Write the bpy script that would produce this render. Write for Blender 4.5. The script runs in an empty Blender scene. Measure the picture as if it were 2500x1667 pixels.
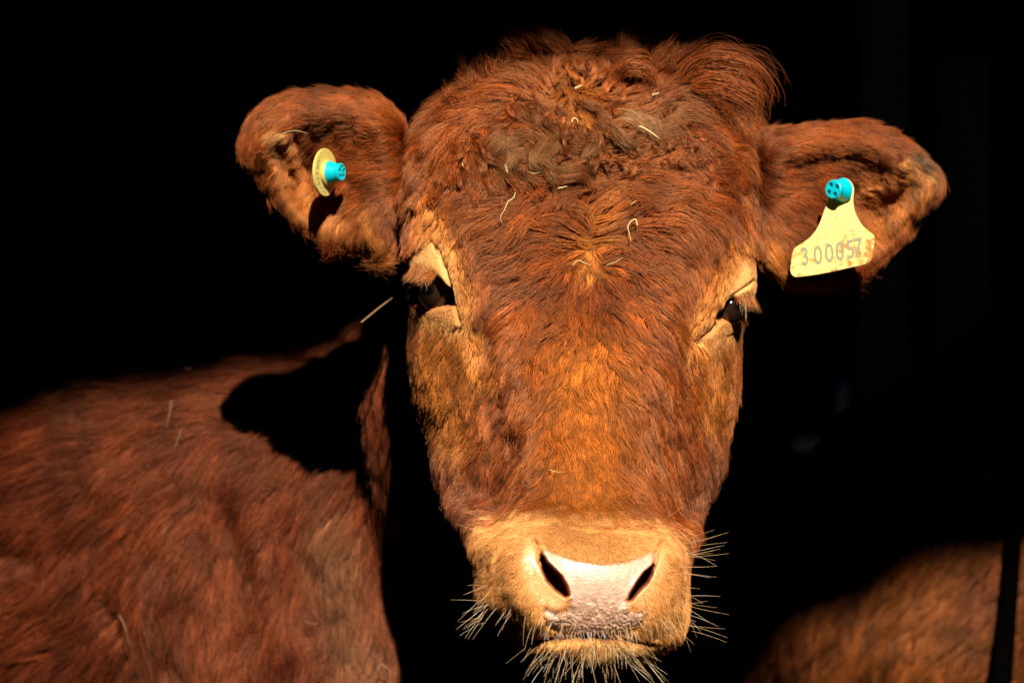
import os
import bpy, bmesh, math, random, sys, time
import numpy as np
from mathutils import Vector, Matrix
from mathutils.bvhtree import BVHTree
from mathutils.kdtree import KDTree

rng = np.random.default_rng(7)
random.seed(7)
scene = bpy.context.scene
COL = scene.collection

# ------------------------------------------------------------------ camera, world, sun, exposure
D, S, Z0 = 3.0, 0.00035, 1.25            # camera distance to the reference plane, metres per unit there, eye height
cam_d = bpy.data.cameras.new("camera")
cam = bpy.data.objects.new("camera", cam_d)
COL.objects.link(cam)
cam.location = (0, -D, Z0)
cam.rotation_euler = (math.radians(90), 0, 0)
cam_d.sensor_width = 36.0
cam_d.lens = 36.0 * D / (2500 * S)
cam_d.clip_start, cam_d.clip_end = 0.1, 200
cam_d.dof.use_dof = True
cam_d.dof.focus_distance = D - 0.10
cam_d.dof.aperture_fstop = cam_d.lens / 22.0
scene.camera = cam

SUN_EL, SUN_AZ = math.radians(38), math.radians(7.5)     # azimuth: to the right of straight behind the camera
world = bpy.data.worlds.new("World")
scene.world = world
world.use_nodes = True
nt = world.node_tree
bg = nt.nodes["Background"]
sky = nt.nodes.new("ShaderNodeTexSky")
sky.sky_type = 'NISHITA'
sky.sun_disc = False
sky.sun_elevation = SUN_EL
sky.sun_rotation = math.pi - SUN_AZ
sky.dust_density = 0.2
nt.links.new(sky.outputs[0], bg.inputs[0])
bg.inputs[1].default_value = 0.05

sun_dir = Vector((math.sin(SUN_AZ) * math.cos(SUN_EL), -math.cos(SUN_AZ) * math.cos(SUN_EL), math.sin(SUN_EL)))
sd = bpy.data.lights.new("sun", 'SUN')
sd.energy = 5.0
sd.angle = math.radians(0.53)
sd.color = (1.0, 0.87, 0.67)
sun = bpy.data.objects.new("sun", sd)
COL.objects.link(sun)
sun.location = sun_dir * 20
sun.rotation_euler = sun_dir.to_track_quat('Z', 'Y').to_euler()

scene.view_settings.view_transform = 'Standard'
scene.view_settings.look = 'None'
scene.view_settings.exposure = 0.8
scene.view_settings.gamma = 1.0
scene.view_settings.use_curve_mapping = False
cy = scene.cycles
cy.max_bounces = 6
cy.diffuse_bounces = 2
cy.glossy_bounces = 3
cy.transmission_bounces = 5
cy.transparent_max_bounces = 6
cy.use_denoising = os.environ.get('DN') is None
try:
    cy.denoiser = 'OPENIMAGEDENOISE'
except Exception:
    pass
cy.sample_clamp_indirect = 4.0
scene.cycles_curves.shape = 'RIBBONS'
scene.cycles_curves.subdivisions = 2

# ------------------------------------------------------------------ helpers
def P(u, v, y):
    """world points for photo pixel (u, v) standing y metres behind the reference plane"""
    u, v, y = np.broadcast_arrays(np.asarray(u, float), np.asarray(v, float), np.asarray(y, float))
    k = S * (D + y) / D
    return np.stack([(u - 1250) * k, y, Z0 + (833.5 - v) * k], -1)

def UV(p):
    p = np.asarray(p, float)
    k = S * (D + p[..., 1]) / D
    return p[..., 0] / k + 1250, 833.5 - (p[..., 2] - Z0) / k

def srgb(r, g, b):
    f = lambda c: (c / 255 / 12.92) if c / 255 <= 0.04045 else ((c / 255 + 0.055) / 1.055) ** 2.4
    return np.array([f(r), f(g), f(b)])

def smooth(a, b, x):
    t = np.clip((x - a) / (b - a), 0, 1)
    return t * t * (3 - 2 * t)

class Noise:
    """smooth 3-D noise in numpy: sums of random waves"""
    def __init__(self, scale, seed, n=14, spread=0.6):
        r = np.random.default_rng(seed)
        k = r.normal(size=(n, 3)); k /= np.linalg.norm(k, axis=1)[:, None]
        self.k = k * (2 * np.pi / scale) * r.uniform(1 - spread, 1 + spread, (n, 1))
        self.ph = r.uniform(0, 2 * np.pi, n)
        self.n = n
    def __call__(self, p):
        out = np.zeros(p.shape[:-1])
        for i in range(self.n):
            out += np.sin(p @ self.k[i] + self.ph[i])
        return out / math.sqrt(self.n / 2)

def seg_dist(u, v, line):
    """distance of (u, v) to an open polyline"""
    best = np.full(u.shape, 1e9)
    L = np.asarray(line, float)
    for a, b in zip(L[:-1], L[1:]):
        d = b - a
        t = np.clip(((u - a[0]) * d[0] + (v - a[1]) * d[1]) / max(d @ d, 1e-9), 0, 1)
        best = np.minimum(best, np.hypot(u - a[0] - t * d[0], v - a[1] - t * d[1]))
    return best

def poly_sd(u, v, poly):
    """signed distance to a closed polygon, negative inside"""
    L = np.asarray(poly, float)
    inside = np.zeros(u.shape, bool)
    n = len(L)
    for i in range(n):
        a, b = L[i], L[(i + 1) % n]
        if a[1] != b[1]:
            c = ((a[1] > v) != (b[1] > v)) & (u < (b[0] - a[0]) * (v - a[1]) / (b[1] - a[1]) + a[0])
            inside ^= c
    d = seg_dist(u, v, np.vstack([L, L[:1]]))
    return np.where(inside, -d, d)

def catmull(pts, n, closed=False):
    pts = np.asarray(pts, float)
    m = len(pts)
    t = np.linspace(0, m if closed else m - 1, n, endpoint=not closed)
    i = np.floor(t).astype(int)
    if not closed:
        i = np.minimum(i, m - 2)
    f = (t - i)[:, None]
    g = (lambda k: pts[k % m]) if closed else (lambda k: pts[np.clip(k, 0, m - 1)])
    a, b, c, d = g(i - 1), g(i), g(i + 1), g(i + 2)
    return 0.5 * (2 * b + (c - a) * f + (2 * a - 5 * b + 4 * c - d) * f ** 2 + (3 * b - a - 3 * c + d) * f ** 3)

def mesh_np(name, verts, faces):
    me = bpy.data.meshes.new(name)
    verts = np.ascontiguousarray(verts, dtype=np.float32)
    if isinstance(faces, np.ndarray):
        nf, k = faces.shape
        me.vertices.add(len(verts)); me.vertices.foreach_set("co", verts.ravel())
        me.loops.add(nf * k); me.loops.foreach_set("vertex_index", faces.astype(np.int32).ravel())
        me.polygons.add(nf)
        me.polygons.foreach_set("loop_start", np.arange(0, nf * k, k, dtype=np.int32))
        me.polygons.foreach_set("loop_total", np.full(nf, k, dtype=np.int32))
        me.update(calc_edges=True)
    else:
        me.from_pydata(verts.tolist(), [], faces)
    me.validate()
    return me

def link(name, data, parent=None, mat=None, smooth_shade=True):
    o = bpy.data.objects.new(name, data)
    COL.objects.link(o)
    if parent is not None:
        o.parent = parent
        o.matrix_parent_inverse = Matrix.Identity(4)
    if mat is not None:
        data.materials.append(mat)
    if smooth_shade and isinstance(data, bpy.types.Mesh):
        data.polygons.foreach_set("use_smooth", [True] * len(data.polygons))
    return o

def tag(o, label=None, cat=None, group=None, kind=None):
    if label: o["label"] = label
    if cat: o["category"] = cat
    if group: o["group"] = group
    if kind: o["kind"] = kind
    return o

def mat_new(name):
    m = bpy.data.materials.new(name)
    m.use_nodes = True
    return m, m.node_tree, m.node_tree.nodes["Principled BSDF"]

def box(bm, lo, hi):
    vs = [bm.verts.new((x, y, z)) for x in (lo[0], hi[0]) for y in (lo[1], hi[1]) for z in (lo[2], hi[2])]
    for f in ((0, 1, 3, 2), (4, 6, 7, 5), (0, 4, 5, 1), (2, 3, 7, 6), (0, 2, 6, 4), (1, 5, 7, 3)):
        bm.faces.new([vs[i] for i in f])

def box_obj(name, lo, hi, mat, parent=None, bevel=0.0):
    bm = bmesh.new()
    box(bm, lo, hi)
    if bevel:
        bmesh.ops.bevel(bm, geom=list(bm.edges), offset=bevel, segments=2, affect='EDGES')
    bmesh.ops.recalc_face_normals(bm, faces=bm.faces)
    me = bpy.data.meshes.new(name); bm.to_mesh(me); bm.free()
    return link(name, me, parent, mat, False)

def tube(path, radii, ns=8, cap=True):
    """tube mesh arrays round a 3-D path"""
    path = np.asarray(path, float); n = len(path)
    radii = np.broadcast_to(radii, (n,))
    t = np.gradient(path, axis=0); t /= np.linalg.norm(t, axis=1)[:, None]
    ref = np.array([0, 0, 1.0]) if abs(t[0][2]) < 0.9 else np.array([1.0, 0, 0])
    V = []
    for i in range(n):
        a = np.cross(t[i], ref); a /= np.linalg.norm(a)
        b = np.cross(a, t[i]); ref = b
        for k in range(ns):
            an = 2 * math.pi * k / ns
            V.append(path[i] + radii[i] * (a * math.cos(an) + b * math.sin(an)))
    F = [(i * ns + k, i * ns + (k + 1) % ns, (i + 1) * ns + (k + 1) % ns, (i + 1) * ns + k) for i in range(n - 1) for k in range(ns)]
    if cap:
        F.append(tuple(range(ns))[::-1]); F.append(tuple((n - 1) * ns + k for k in range(ns)))
    return np.array(V), F

# ------------------------------------------------------------------ materials
def wood_mat(name, c1, c2, rough=0.9):
    m, t, b = mat_new(name)
    tc = t.nodes.new("ShaderNodeTexCoord")
    mp = t.nodes.new("ShaderNodeMapping"); mp.inputs["Scale"].default_value = (9, 9, 0.7)
    nz = t.nodes.new("ShaderNodeTexNoise"); nz.inputs["Scale"].default_value = 6; nz.inputs["Detail"].default_value = 8
    cr = t.nodes.new("ShaderNodeValToRGB")
    cr.color_ramp.elements[0].position = 0.3; cr.color_ramp.elements[0].color = (*c1, 1)
    cr.color_ramp.elements[1].position = 0.75; cr.color_ramp.elements[1].color = (*c2, 1)
    bp = t.nodes.new("ShaderNodeBump"); bp.inputs["Strength"].default_value = 0.4
    t.links.new(tc.outputs["Object"], mp.inputs[0]); t.links.new(mp.outputs[0], nz.inputs[0])
    t.links.new(nz.outputs[0], cr.inputs[0]); t.links.new(cr.outputs[0], b.inputs["Base Color"])
    t.links.new(nz.outputs[0], bp.inputs["Height"]); t.links.new(bp.outputs[0], b.inputs["Normal"])
    b.inputs["Roughness"].default_value = rough
    return m

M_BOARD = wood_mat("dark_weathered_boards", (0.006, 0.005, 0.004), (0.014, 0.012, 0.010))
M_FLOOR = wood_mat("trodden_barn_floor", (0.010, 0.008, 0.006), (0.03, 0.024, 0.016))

# ------------------------------------------------------------------ the barn round the cows
SHADE_C = 0.382                                        # height (over eye level) of the sun's upper limit at y = 0
WALL_Y = -3.9
LINTEL = Z0 + SHADE_C + (-WALL_Y) * math.tan(SUN_EL) / math.cos(SUN_AZ)
g = box_obj("ground", (-30, -30, -0.3), (30, 30, 0), M_FLOOR); tag(g, kind="structure")
barn = bpy.data.objects.new("barn", None); COL.objects.link(barn); barn.location = (0, 3, 0)
tag(barn, "unlit barn interior of dark boards behind the red-brown cattle", "barn")
def barn_part(name, lo, hi):
    o = box_obj(name, [lo[0], lo[1] - 3, lo[2]], [hi[0], hi[1] - 3, hi[2]], M_BOARD, barn)
    return o
H = LINTEL + 0.7
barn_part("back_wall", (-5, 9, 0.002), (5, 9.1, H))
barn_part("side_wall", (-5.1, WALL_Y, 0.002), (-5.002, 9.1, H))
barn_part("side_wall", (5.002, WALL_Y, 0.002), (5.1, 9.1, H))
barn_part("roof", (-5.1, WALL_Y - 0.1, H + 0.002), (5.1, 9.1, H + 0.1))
barn_part("front_wall", (-5.1, WALL_Y - 0.12, 0.002), (-0.1, WALL_Y - 0.004, H))  # unseen wall, its opening narrowed to cut the fill light
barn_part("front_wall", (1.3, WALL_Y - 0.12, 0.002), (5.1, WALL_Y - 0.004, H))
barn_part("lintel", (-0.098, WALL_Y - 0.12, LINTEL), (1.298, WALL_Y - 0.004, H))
barn_part("unseen_fill_blocker", (-0.098, WALL_Y - 0.10, 0.002), (1.298, WALL_Y - 0.02, 3.7))  # unseen panel added below the opening to hold back sky light

# ------------------------------------------------------------------ head shape
UC = 1430.0
def tiltv(u, v):            # photo row -> upright head row (the head leans 3.6 degrees)
    return v - (u - UC) * 0.062

# rows: v, uL, uR, y front, [ (t, depth) ... ] from the middle of the face outwards, round to the back
ROWS = [
 (122, 1330, 1600, 0.100, [(0,0),(.35,.006),(.7,.02),(.9,.035),(1,.05),(.8,.08),(.45,.09),(0,.10)]),
 (142, 1290, 1680, 0.068, [(0,0),(.35,.006),(.65,.02),(.88,.05),(1,.08),(.85,.12),(.5,.14),(0,.15)]),
 (190, 1195, 1790, 0.050, [(0,0),(.35,.005),(.65,.02),(.88,.055),(1,.09),(.9,.14),(.6,.18),(0,.19)]),
 (260, 1105, 1818, 0.022, [(0,0),(.35,.004),(.65,.018),(.86,.058),(1,.11),(.92,.16),(.6,.20),(0,.21)]),
 (360, 1030, 1835, -0.002,[(0,0),(.35,.003),(.65,.015),(.88,.052),(1,.105),(.93,.16),(.6,.21),(0,.22)]),
 (480, 1000, 1836, -0.022,[(0,0),(.35,.002),(.65,.012),(.86,.042),(1,.10),(.93,.16),(.6,.22),(0,.23)]),
 (600, 1000, 1838, -0.040,[(0,0),(.35,.003),(.62,.012),(.84,.036),(1,.082),(.95,.15),(.6,.22),(0,.23)]),
 (700, 1004, 1828, -0.058,[(0,0),(.35,.004),(.58,.014),(.82,.042),(1,.088),(.95,.16),(.6,.23),(0,.24)]),
 (800, 1010, 1803, -0.077,[(0,0),(.33,.005),(.54,.018),(.80,.062),(1,.125),(.95,.17),(.6,.24),(0,.25)]),
 (920, 1016, 1792, -0.101,[(0,0),(.32,.005),(.50,.021),(.76,.080),(1,.155),(.95,.19),(.6,.25),(0,.26)]),
 (1040,1042, 1770, -0.126,[(0,0),(.31,.005),(.47,.024),(.74,.094),(1,.178),(.94,.20),(.6,.25),(0,.26)]),
 (1150,1074, 1744, -0.150,[(0,0),(.32,.005),(.49,.026),(.75,.098),(1,.180),(.93,.20),(.6,.24),(0,.25)]),
 (1235,1110, 1714, -0.168,[(0,0),(.38,.005),(.56,.022),(.76,.090),(1,.165),(.93,.19),(.6,.22),(0,.23)]),
 (1290,1122, 1702, -0.196,[(0,0),(.42,.006),(.67,.024),(.82,.062),(1,.140),(.92,.18),(.6,.21),(0,.22)]),
 (1345,1150, 1682, -0.220,[(0,0),(.44,.006),(.74,.026),(.92,.060),(1,.110),(.92,.17),(.6,.20),(0,.21)]),
 (1410,1162, 1676, -0.229,[(0,0),(.44,.006),(.76,.026),(.94,.062),(1,.100),(.92,.15),(.6,.18),(0,.19)]),
 (1480,1164, 1678, -0.226,[(0,0),(.44,.006),(.74,.026),(.93,.058),(1,.095),(.90,.13),(.6,.15),(0,.16)]),
 (1525,1190, 1672, -0.219,[(0,0),(.44,.006),(.74,.026),(.92,.055),(1,.085),(.88,.11),(.55,.13),(0,.135)]),
 (1552,1225, 1655, -0.214,[(0,0),(.44,.006),(.74,.022),(.92,.045),(1,.070),(.86,.09),(.5,.105),(0,.11)]),
 (1580, 1262, 1608, -0.213,[(0,0),(.44,.006),(.74,.022),(.92,.042),(1,.060),(.85,.08),(.5,.09),(0,.095)]),
 (1606, 1295, 1578, -0.205,[(0,0),(.44,.006),(.74,.020),(.92,.038),(1,.052),(.84,.065),(.5,.072),(0,.075)]),
 (1628, 1345, 1530, -0.185,[(0,0),(.44,.004),(.74,.012),(.92,.022),(1,.030),(.84,.038),(.5,.042),(0,.045)]),
]
NV, NU = 620, 560
def build_head():
    rows = []
    for v, uL, uR, yf, prof in ROWS:
        # the ring's control points: right side from the middle outwards, then back to the left
        pr = np.array(prof, float)
        cx = 0.5 * (uL + uR)
        cx_f = UC + 8                                     # the ridge of the nose stays on the face's midline
        pts = []
        for t, d in pr:
            pts.append((cx_f * (1 - t) + uR * t, yf + d))
        for t, d in pr[-2:0:-1]:
            pts.append((cx_f * (1 - t) + uL * t, yf + d))
        rows.append(np.column_stack([[p[0] for p in pts], [v] * len(pts), [p[1] for p in pts]]))
    rows = np.array(rows)                                  # R x K x 3
    K = rows.shape[1]
    vs = np.array([r[0] for r in ROWS], float)
    # dense in v by catmull over row index with uniform v spacing
    tv = np.interp(np.linspace(vs[0], vs[-1], NV), vs, np.arange(len(vs)))
    i = np.minimum(np.floor(tv).astype(int), len(vs) - 2); f = (tv - i)[:, None, None]
    g = lambda k: rows[np.clip(k, 0, len(rows) - 1)]
    a, b, c, d = g(i - 1), g(i), g(i + 1), g(i + 2)
    dense = 0.5 * (2 * b + (c - a) * f + (2 * a - 5 * b + 4 * c - d) * f ** 2 + (3 * b - a - 3 * c + d) * f ** 3)
    dense[..., 1] = np.linspace(vs[0], vs[-1], NV)[:, None]
    # dense round the ring: more samples on the front
    wts = np.array([2.2, 2.4, 2.4, 2.2, 1.3, .7, .6, .6, .7, 1.3, 2.2, 2.4, 2.4, 2.2])
    cum = np.concatenate([[0], np.cumsum(wts)]); cum /= cum[-1]
    t = np.interp(np.linspace(0, 1, NU, endpoint=False), cum, np.arange(K + 1))
    j = np.floor(t).astype(int); f = (t - j)[None, :, None]
    a, b, c, d = (dense[:, (j + k) % K] for k in (-1, 0, 1, 2))
    ring = 0.5 * (2 * b + (c - a) * f + (2 * a - 5 * b + 4 * c - d) * f ** 2 + (3 * b - a - 3 * c + d) * f ** 3)
    u, v, y = ring[..., 0], ring[..., 1], ring[..., 2]
    v = v + (u - UC) * 0.062
    y = y + (u - UC) * 0.00002                            # the face is turned a touch
    p = P(u, v, y).reshape(-1, 3)
    idx = np.arange(NV * NU).reshape(NV, NU)
    q = np.stack([idx[:-1], idx[1:], np.roll(idx, -1, 1)[1:], np.roll(idx, -1, 1)[:-1]], -1).reshape(-1, 4)
    faces = q
    return p, faces

def grid_normals(p, faces):
    n = np.zeros_like(p)
    a, b, c = p[faces[:, 0]], p[faces[:, 1]], p[faces[:, 2]]
    fn = np.cross(b - a, c - a)
    for k in range(faces.shape[1]):
        np.add.at(n, faces[:, k], fn)
    n /= np.linalg.norm(n, axis=1)[:, None] + 1e-12
    return n

C6 = lambda pts: [(1080 + x * .2979, 1200 + y * .2979) for x, y in pts]
C4 = lambda pts: [(950 + x * .2869, 450 + y * .2869) for x, y in pts]
C5 = lambda pts: [(1600 + x * .2232, 550 + y * .2232) for x, y in pts]
NOSTRIL_L = C6([(812,540),(828,640),(870,730),(940,805),(1010,852),(1030,838),(1012,775),(970,700),(905,640),(855,595),(828,550)])
NOSTRIL_R = C6([(1712,620),(1650,672),(1590,755),(1545,835),(1525,885),(1545,878),(1600,818),(1675,742),(1705,680)])
NOSE_PAD = C6([(815,470),(960,520),(1100,575),(1300,600),(1500,580),(1640,525),(1740,470),(1722,600),(1650,670),(1585,750),(1535,850),
               (1505,920),(1520,965),(1580,985),(1655,945),(1665,1000),(1620,1070),(1560,1120),(1400,1160),(1150,1165),(980,1140),
               (870,1085),(842,1000),(845,925),(900,980),(1000,985),(1050,920),(1050,850),(1030,770),(960,680),(870,600),(830,540)])
EYE_L = C4([(215,915),(262,835),(330,795),(400,792),(460,830),(520,892),(558,965),(570,1012),(500,1022),(400,1030),(330,1042),(262,1040),(212,1000)])
EYE_R = C5([(655,1010),(700,920),(760,845),(850,800),(920,820),(965,880),(970,980),(930,1045),(870,1060),(815,1032),(740,1012),(690,1026)])
LID_L = C4([(330,500),(430,520),(500,700),(548,900),(530,890),(440,800),(330,760),(220,700),(215,655)])
LID_R = C5([(820,770),(900,600),(980,430),(1040,480),(1085,620),(1098,700),(1060,790),(950,780)])
LOW_L = C4([(300,1050),(560,1028),(600,1120),(625,1215),(500,1220),(380,1180),(300,1120)])
LOW_R = C5([(600,1100),(680,1030),(750,1018),(830,1045),(885,1105),(875,1190),(800,1245),(700,1265),(540,1220)])
PEACH_L = C6([(700,400),(790,440),(815,640),(900,780),(1020,870),(1020,960),(880,960),(800,900),(700,760),(660,560)])
PEACH_R = C6([(1770,440),(1730,600),(1640,760),(1540,890),(1530,960),(1640,930),(1760,780),(1830,600),(1820,470)])

def sculpt(p, faces):
    """eye sockets, lids, nostrils, mouth and bone ridges pressed into the head's surface"""
    n = grid_normals(p, faces)
    if n[np.argmin(p[:, 1])][1] > 0: n = -n
    u, v = UV(p)
    front = smooth(0.16, -0.12, n[:, 1])
    Y = np.array([0, 1.0, 0])
    def push_y(mask, amt): p[:] += (mask * amt * front)[:, None] * Y
    def push_n(mask, amt): p[:] += (mask * amt * front)[:, None] * n
    gl = lambda line, w: np.exp(-(seg_dist(u, v, line) / w) ** 2)
    reg = lambda poly, soft: smooth(soft, -soft, poly_sd(u, v, poly))
    # broad forms
    push_n(gl([(1085,560),(1120,680),(1150,800),(1165,900)], 34), 0.004)      # orbit ridge
    push_n(gl([(1178,820),(1195,930),(1210,1000)], 26), -0.006)               # tear groove
    push_n(gl([(1790,640),(1740,760),(1700,860)], 30), 0.003)
    push_n(gl([(1695,830),(1672,930),(1655,1020)], 26), -0.006)
    push_n(gl([(1060,860),(1070,960)], 60), 0.006)                            # cheek under the eye
    push_n(gl([(1740,880),(1735,960)], 55), 0.005)
    push_n(gl([(1240,1090),(1215,1190),(1180,1270)], 42), -0.010)             # hollow behind the muzzle
    push_n(gl([(1650,1090),(1672,1180),(1690,1260)], 36), -0.009)
    push_n(gl([(1110,1150),(1120,1240)], 45), 0.006)
    push_n(gl([(1430,600),(1440,740)], 60), -0.003)
    push_n(gl([(1240,500),(1180,560)], 60), 0.004)
    push_n(gl([(1620,520),(1690,590)], 60), 0.004)
    push_n(gl([(1230,1262),(1340,1268),(1470,1285),(1600,1290)], 14), -0.003) # crease over the muzzle
    # muzzle wings
    push_n(gl([(1262,1350),(1265,1430),(1320,1500)], 36), 0.006)
    push_n(gl([(1630,1370),(1632,1440),(1590,1510)], 30), 0.005)
    push_n(gl([(1330,1350),(1365,1400),(1395,1470)], 12), 0.003)
    push_n(gl([(1590,1370),(1550,1430),(1530,1480)], 10), 0.003)
    push_n(gl([(1345,1500),(1430,1520),(1540,1505)], 30), 0.003)
    # eyes
    noeL, noeR = smooth(-2, 14, poly_sd(u, v, EYE_L)), smooth(-2, 12, poly_sd(u, v, EYE_R))
    push_n(reg(LID_L, 28) * noeL, 0.0050)
    push_n(reg(LID_R, 22) * noeR, 0.0048)
    push_n(reg(LOW_L, 34) * noeL, 0.0035)
    push_n(reg(LOW_R, 30) * noeR, 0.0030)
    push_n(gl(C4([(410,490),(480,640),(530,800),(570,960),(610,1080),(640,1210)]), 5), -0.0045)
    push_n(gl(C4([(640,1210),(575,1262)]), 4), -0.004)
    push_n(gl(C5([(780,800),(850,745),(1050,590)]), 3.5), -0.003)
    push_n(gl(C5([(680,1020),(600,1110),(500,1230),(370,1375)]), 5), -0.004)
    push_n(gl(C5([(760,1205),(830,1180),(865,1150)]), 3), -0.0012)
    push_n(smooth(7, -1.5, poly_sd(u, v, EYE_L)), -0.026)
    push_n(smooth(6, -1.5, poly_sd(u, v, EYE_R)) * smooth(1822, 1800, u), -0.022)
    # nostrils
    push_y(smooth(8, -4, poly_sd(u, v, NOSTRIL_L)), 0.038)
    push_y(smooth(7.5, -4, poly_sd(u, v, NOSTRIL_R)), 0.036)
    push_y(gl(C6([(760,410),(795,470),(812,580)]), 6.5), 0.011)
    push_y(gl(C6([(1778,435),(1748,500),(1718,620)]), 5.5), 0.010)
    push_y(gl(C6([(860,950),(950,985),(1030,960),(1052,900)]), 7), 0.003)
    push_y(gl(C6([(1510,900),(1530,960),(1600,975)]), 6), 0.003)
    # mouth
    push_y(gl([(1270,1560),(1330,1554),(1430,1553),(1530,1556),(1590,1566)], 6), 0.011)
    push_n(gl([(1300,1575),(1430,1572),(1560,1580)], 7), 0.003)
    # wrinkles of the pad: a net of small warts, stronger towards the lip
    pad = reg(NOSE_PAD, 6)
    cells = rng.uniform([1320, 1350], [1600, 1560], (900, 2))
    kd = KDTree(len(cells))
    for i, c in enumerate(cells): kd.insert((c[0], c[1] * 1.5, 0), i)
    kd.balance()
    sel = np.where((pad > 0.02) & (n[:, 1] < 0))[0]
    amt = np.zeros(len(p))
    for s_ in sel:
        r2 = kd.find_n((u[s_], v[s_] * 1.5, 0), 2)
        e = r2[1][2] - r2[0][2]
        amt[s_] = -math.exp(-(e / 2.2) ** 2)
    amt *= pad * (0.15 + 0.85 * smooth(1420, 1500, v))
    p[:] += (amt * 0.0011)[:, None] * n
    return p

def head_cap(p, faces):
    """close the top and bottom of the head"""
    f = [tuple(x) for x in faces.tolist()]
    nv = len(p)
    top, bot = p[:NU].mean(0) + [0, 0, 0.004], p[-NU:].mean(0) - [0, 0, 0.006]
    p = np.vstack([p, top, bot])
    for k in range(NU):
        f.append((nv, k, (k + 1) % NU))
        f.append((nv + 1, (NV - 1) * NU + (k + 1) % NU, (NV - 1) * NU + k))
    return p, f

# ------------------------------------------------------------------ ears
EAR_L = [(985,300),(955,262),(915,238),(860,226),(800,222),(730,226),(670,243),(625,272),(598,310),(590,352),(602,392),(632,428),(662,462),(690,500),
         (720,536),(765,566),(810,590),(860,600),(905,608),(935,622),(955,590),(975,520),(990,430),(990,360)]
EAR_R = [(1838,350),(1880,322),(1935,310),(1990,306),(2050,300),(2110,304),(2170,322),(2225,355),(2270,395),(2300,440),(2298,475),(2265,510),(2235,545),
         (2200,590),(2150,628),(2100,655),(2050,672),(1990,680),(1930,676),(1885,666),(1858,640),(1845,560),(1838,450)]
EAR_FOLDS_L = [([(690,340),(720,400),(760,500)], 13, .009), ([(650,380),(690,470),(740,540)], 12, .006), ([(700,330),(640,360)], 12, .006)]
EAR_FOLDS_R = [([(2210,400),(2180,450),(2120,470)], 14, .008), ([(2270,450),(2230,510),(2180,560)], 14, .008), ([(2120,440),(2090,520),(2090,590)], 14, .006), ([(2250,390),(2280,430)], 8, .006)]
def smin(a, b, k):
    return -np.logaddexp(-a / k, -b / k) * k

def build_ear(outline, centre, side, y0):
    NR, NA = 70, 240
    out = catmull(outline, NA, True)
    c = np.array(centre, float)
    F, B = [], []
    for i in range(NR + 1):
        t = i / NR
        q = c + (out - c) * t
        u, v = q[:, 0], q[:, 1]
        # front depth: rim forwards, bowl behind, thick root near the head
        d_out = (1 - t) * 130
        root = smooth(0, 1, (np.where(side < 0, u - 760, 2090 - u)) / 240.0)
        bowl_c = (745, 440) if side < 0 else (2130, 520)
        bowl = np.exp(-(((u - bowl_c[0]) / 92) ** 2 + ((v - bowl_c[1]) / 82) ** 2))
        edge = math.sqrt(max(0.0, 1 - t ** 6))
        yf = y0 - 0.014 * edge + 0.036 * bowl - 0.024 * root * edge
        # upper rim rolls forward
        rim = np.exp(-((t - 0.72) / 0.16) ** 2) * smooth(20, -120, v - c[1] - (0 if side < 0 else -20))
        yf = yf - 0.014 * rim
        yb = y0 + 0.010 * edge + 0.040 * bowl + 0.02 * root * edge
        F.append(P(u, v, yf)); B.append(P(u, v, yb))
    F, B = np.array(F), np.array(B)
    verts = [F[0].mean(0)[None], B[0].mean(0)[None]]
    for i in range(1, NR + 1): verts.append(F[i])
    for i in range(1, NR): verts.append(B[i])
    verts = np.vstack(verts)
    fi = lambda i, k: 2 + (i - 1) * NA + k % NA
    bi = lambda i, k: (2 + NR * NA + (i - 1) * NA + k % NA) if i < NR else fi(NR, k)
    faces = []
    for k in range(NA):
        faces.append((0, fi(1, k + 1), fi(1, k)))
        faces.append((1, bi(1, k), bi(1, k + 1)))
        for i in range(1, NR):
            faces.append((fi(i, k), fi(i, k + 1), fi(i + 1, k + 1), fi(i + 1, k)))
            faces.append((bi(i, k), bi(i + 1, k), bi(i + 1, k + 1), bi(i, k + 1)))
    u, v = UV(verts)
    n = Noise(0.02, 31 + side)(verts * [1, 0.3, 1])
    inner = np.exp(-(((u - (700 if side < 0 else 2190)) / 110) ** 2 + ((v - (430 if side < 0 else 500)) / 100) ** 2))
    verts[:, 1] += 0.0009 * n * inner
    for ln, w_, a_ in (EAR_FOLDS_L if side < 0 else EAR_FOLDS_R):
        verts[:, 1] -= a_ * np.exp(-(seg_dist(u, v, ln) / w_) ** 2)
    return verts, faces

# ------------------------------------------------------------------ body
def ring_tube(path, prof, ns=40):
    """path: rows of x, y, z, ry, rz (half widths across and up); rings stand across the path in plan"""
    path = catmull(path, 60)
    V = []
    c = path[:, :3]
    t = np.gradient(c, axis=0)
    for i in range(len(path)):
        tt = t[i] / (np.linalg.norm(t[i]) + 1e-9)
        if prof == 'h':
            side = np.array([-tt[1], tt[0], 0]); side /= np.linalg.norm(side) + 1e-9
            up = np.cross(side, tt); up *= np.sign(up[2]) if abs(up[2]) > 1e-6 else 1
        else:
            side, up = np.array([1.0, 0, 0]), np.array([0, 1.0, 0])
        for k in range(ns):
            a = 2 * math.pi * k / ns
            V.append(c[i] + side * path[i, 3] * math.cos(a) + up * path[i, 4] * math.sin(a))
    n = len(path)
    F = [(i * ns + k, i * ns + (k + 1) % ns, (i + 1) * ns + (k + 1) % ns, (i + 1) * ns + k) for i in range(n - 1) for k in range(ns)]
    F.append(tuple(range(ns))[::-1]); F.append(tuple((n - 1) * ns + k for k in range(ns)))
    return np.array(V), F

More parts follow.
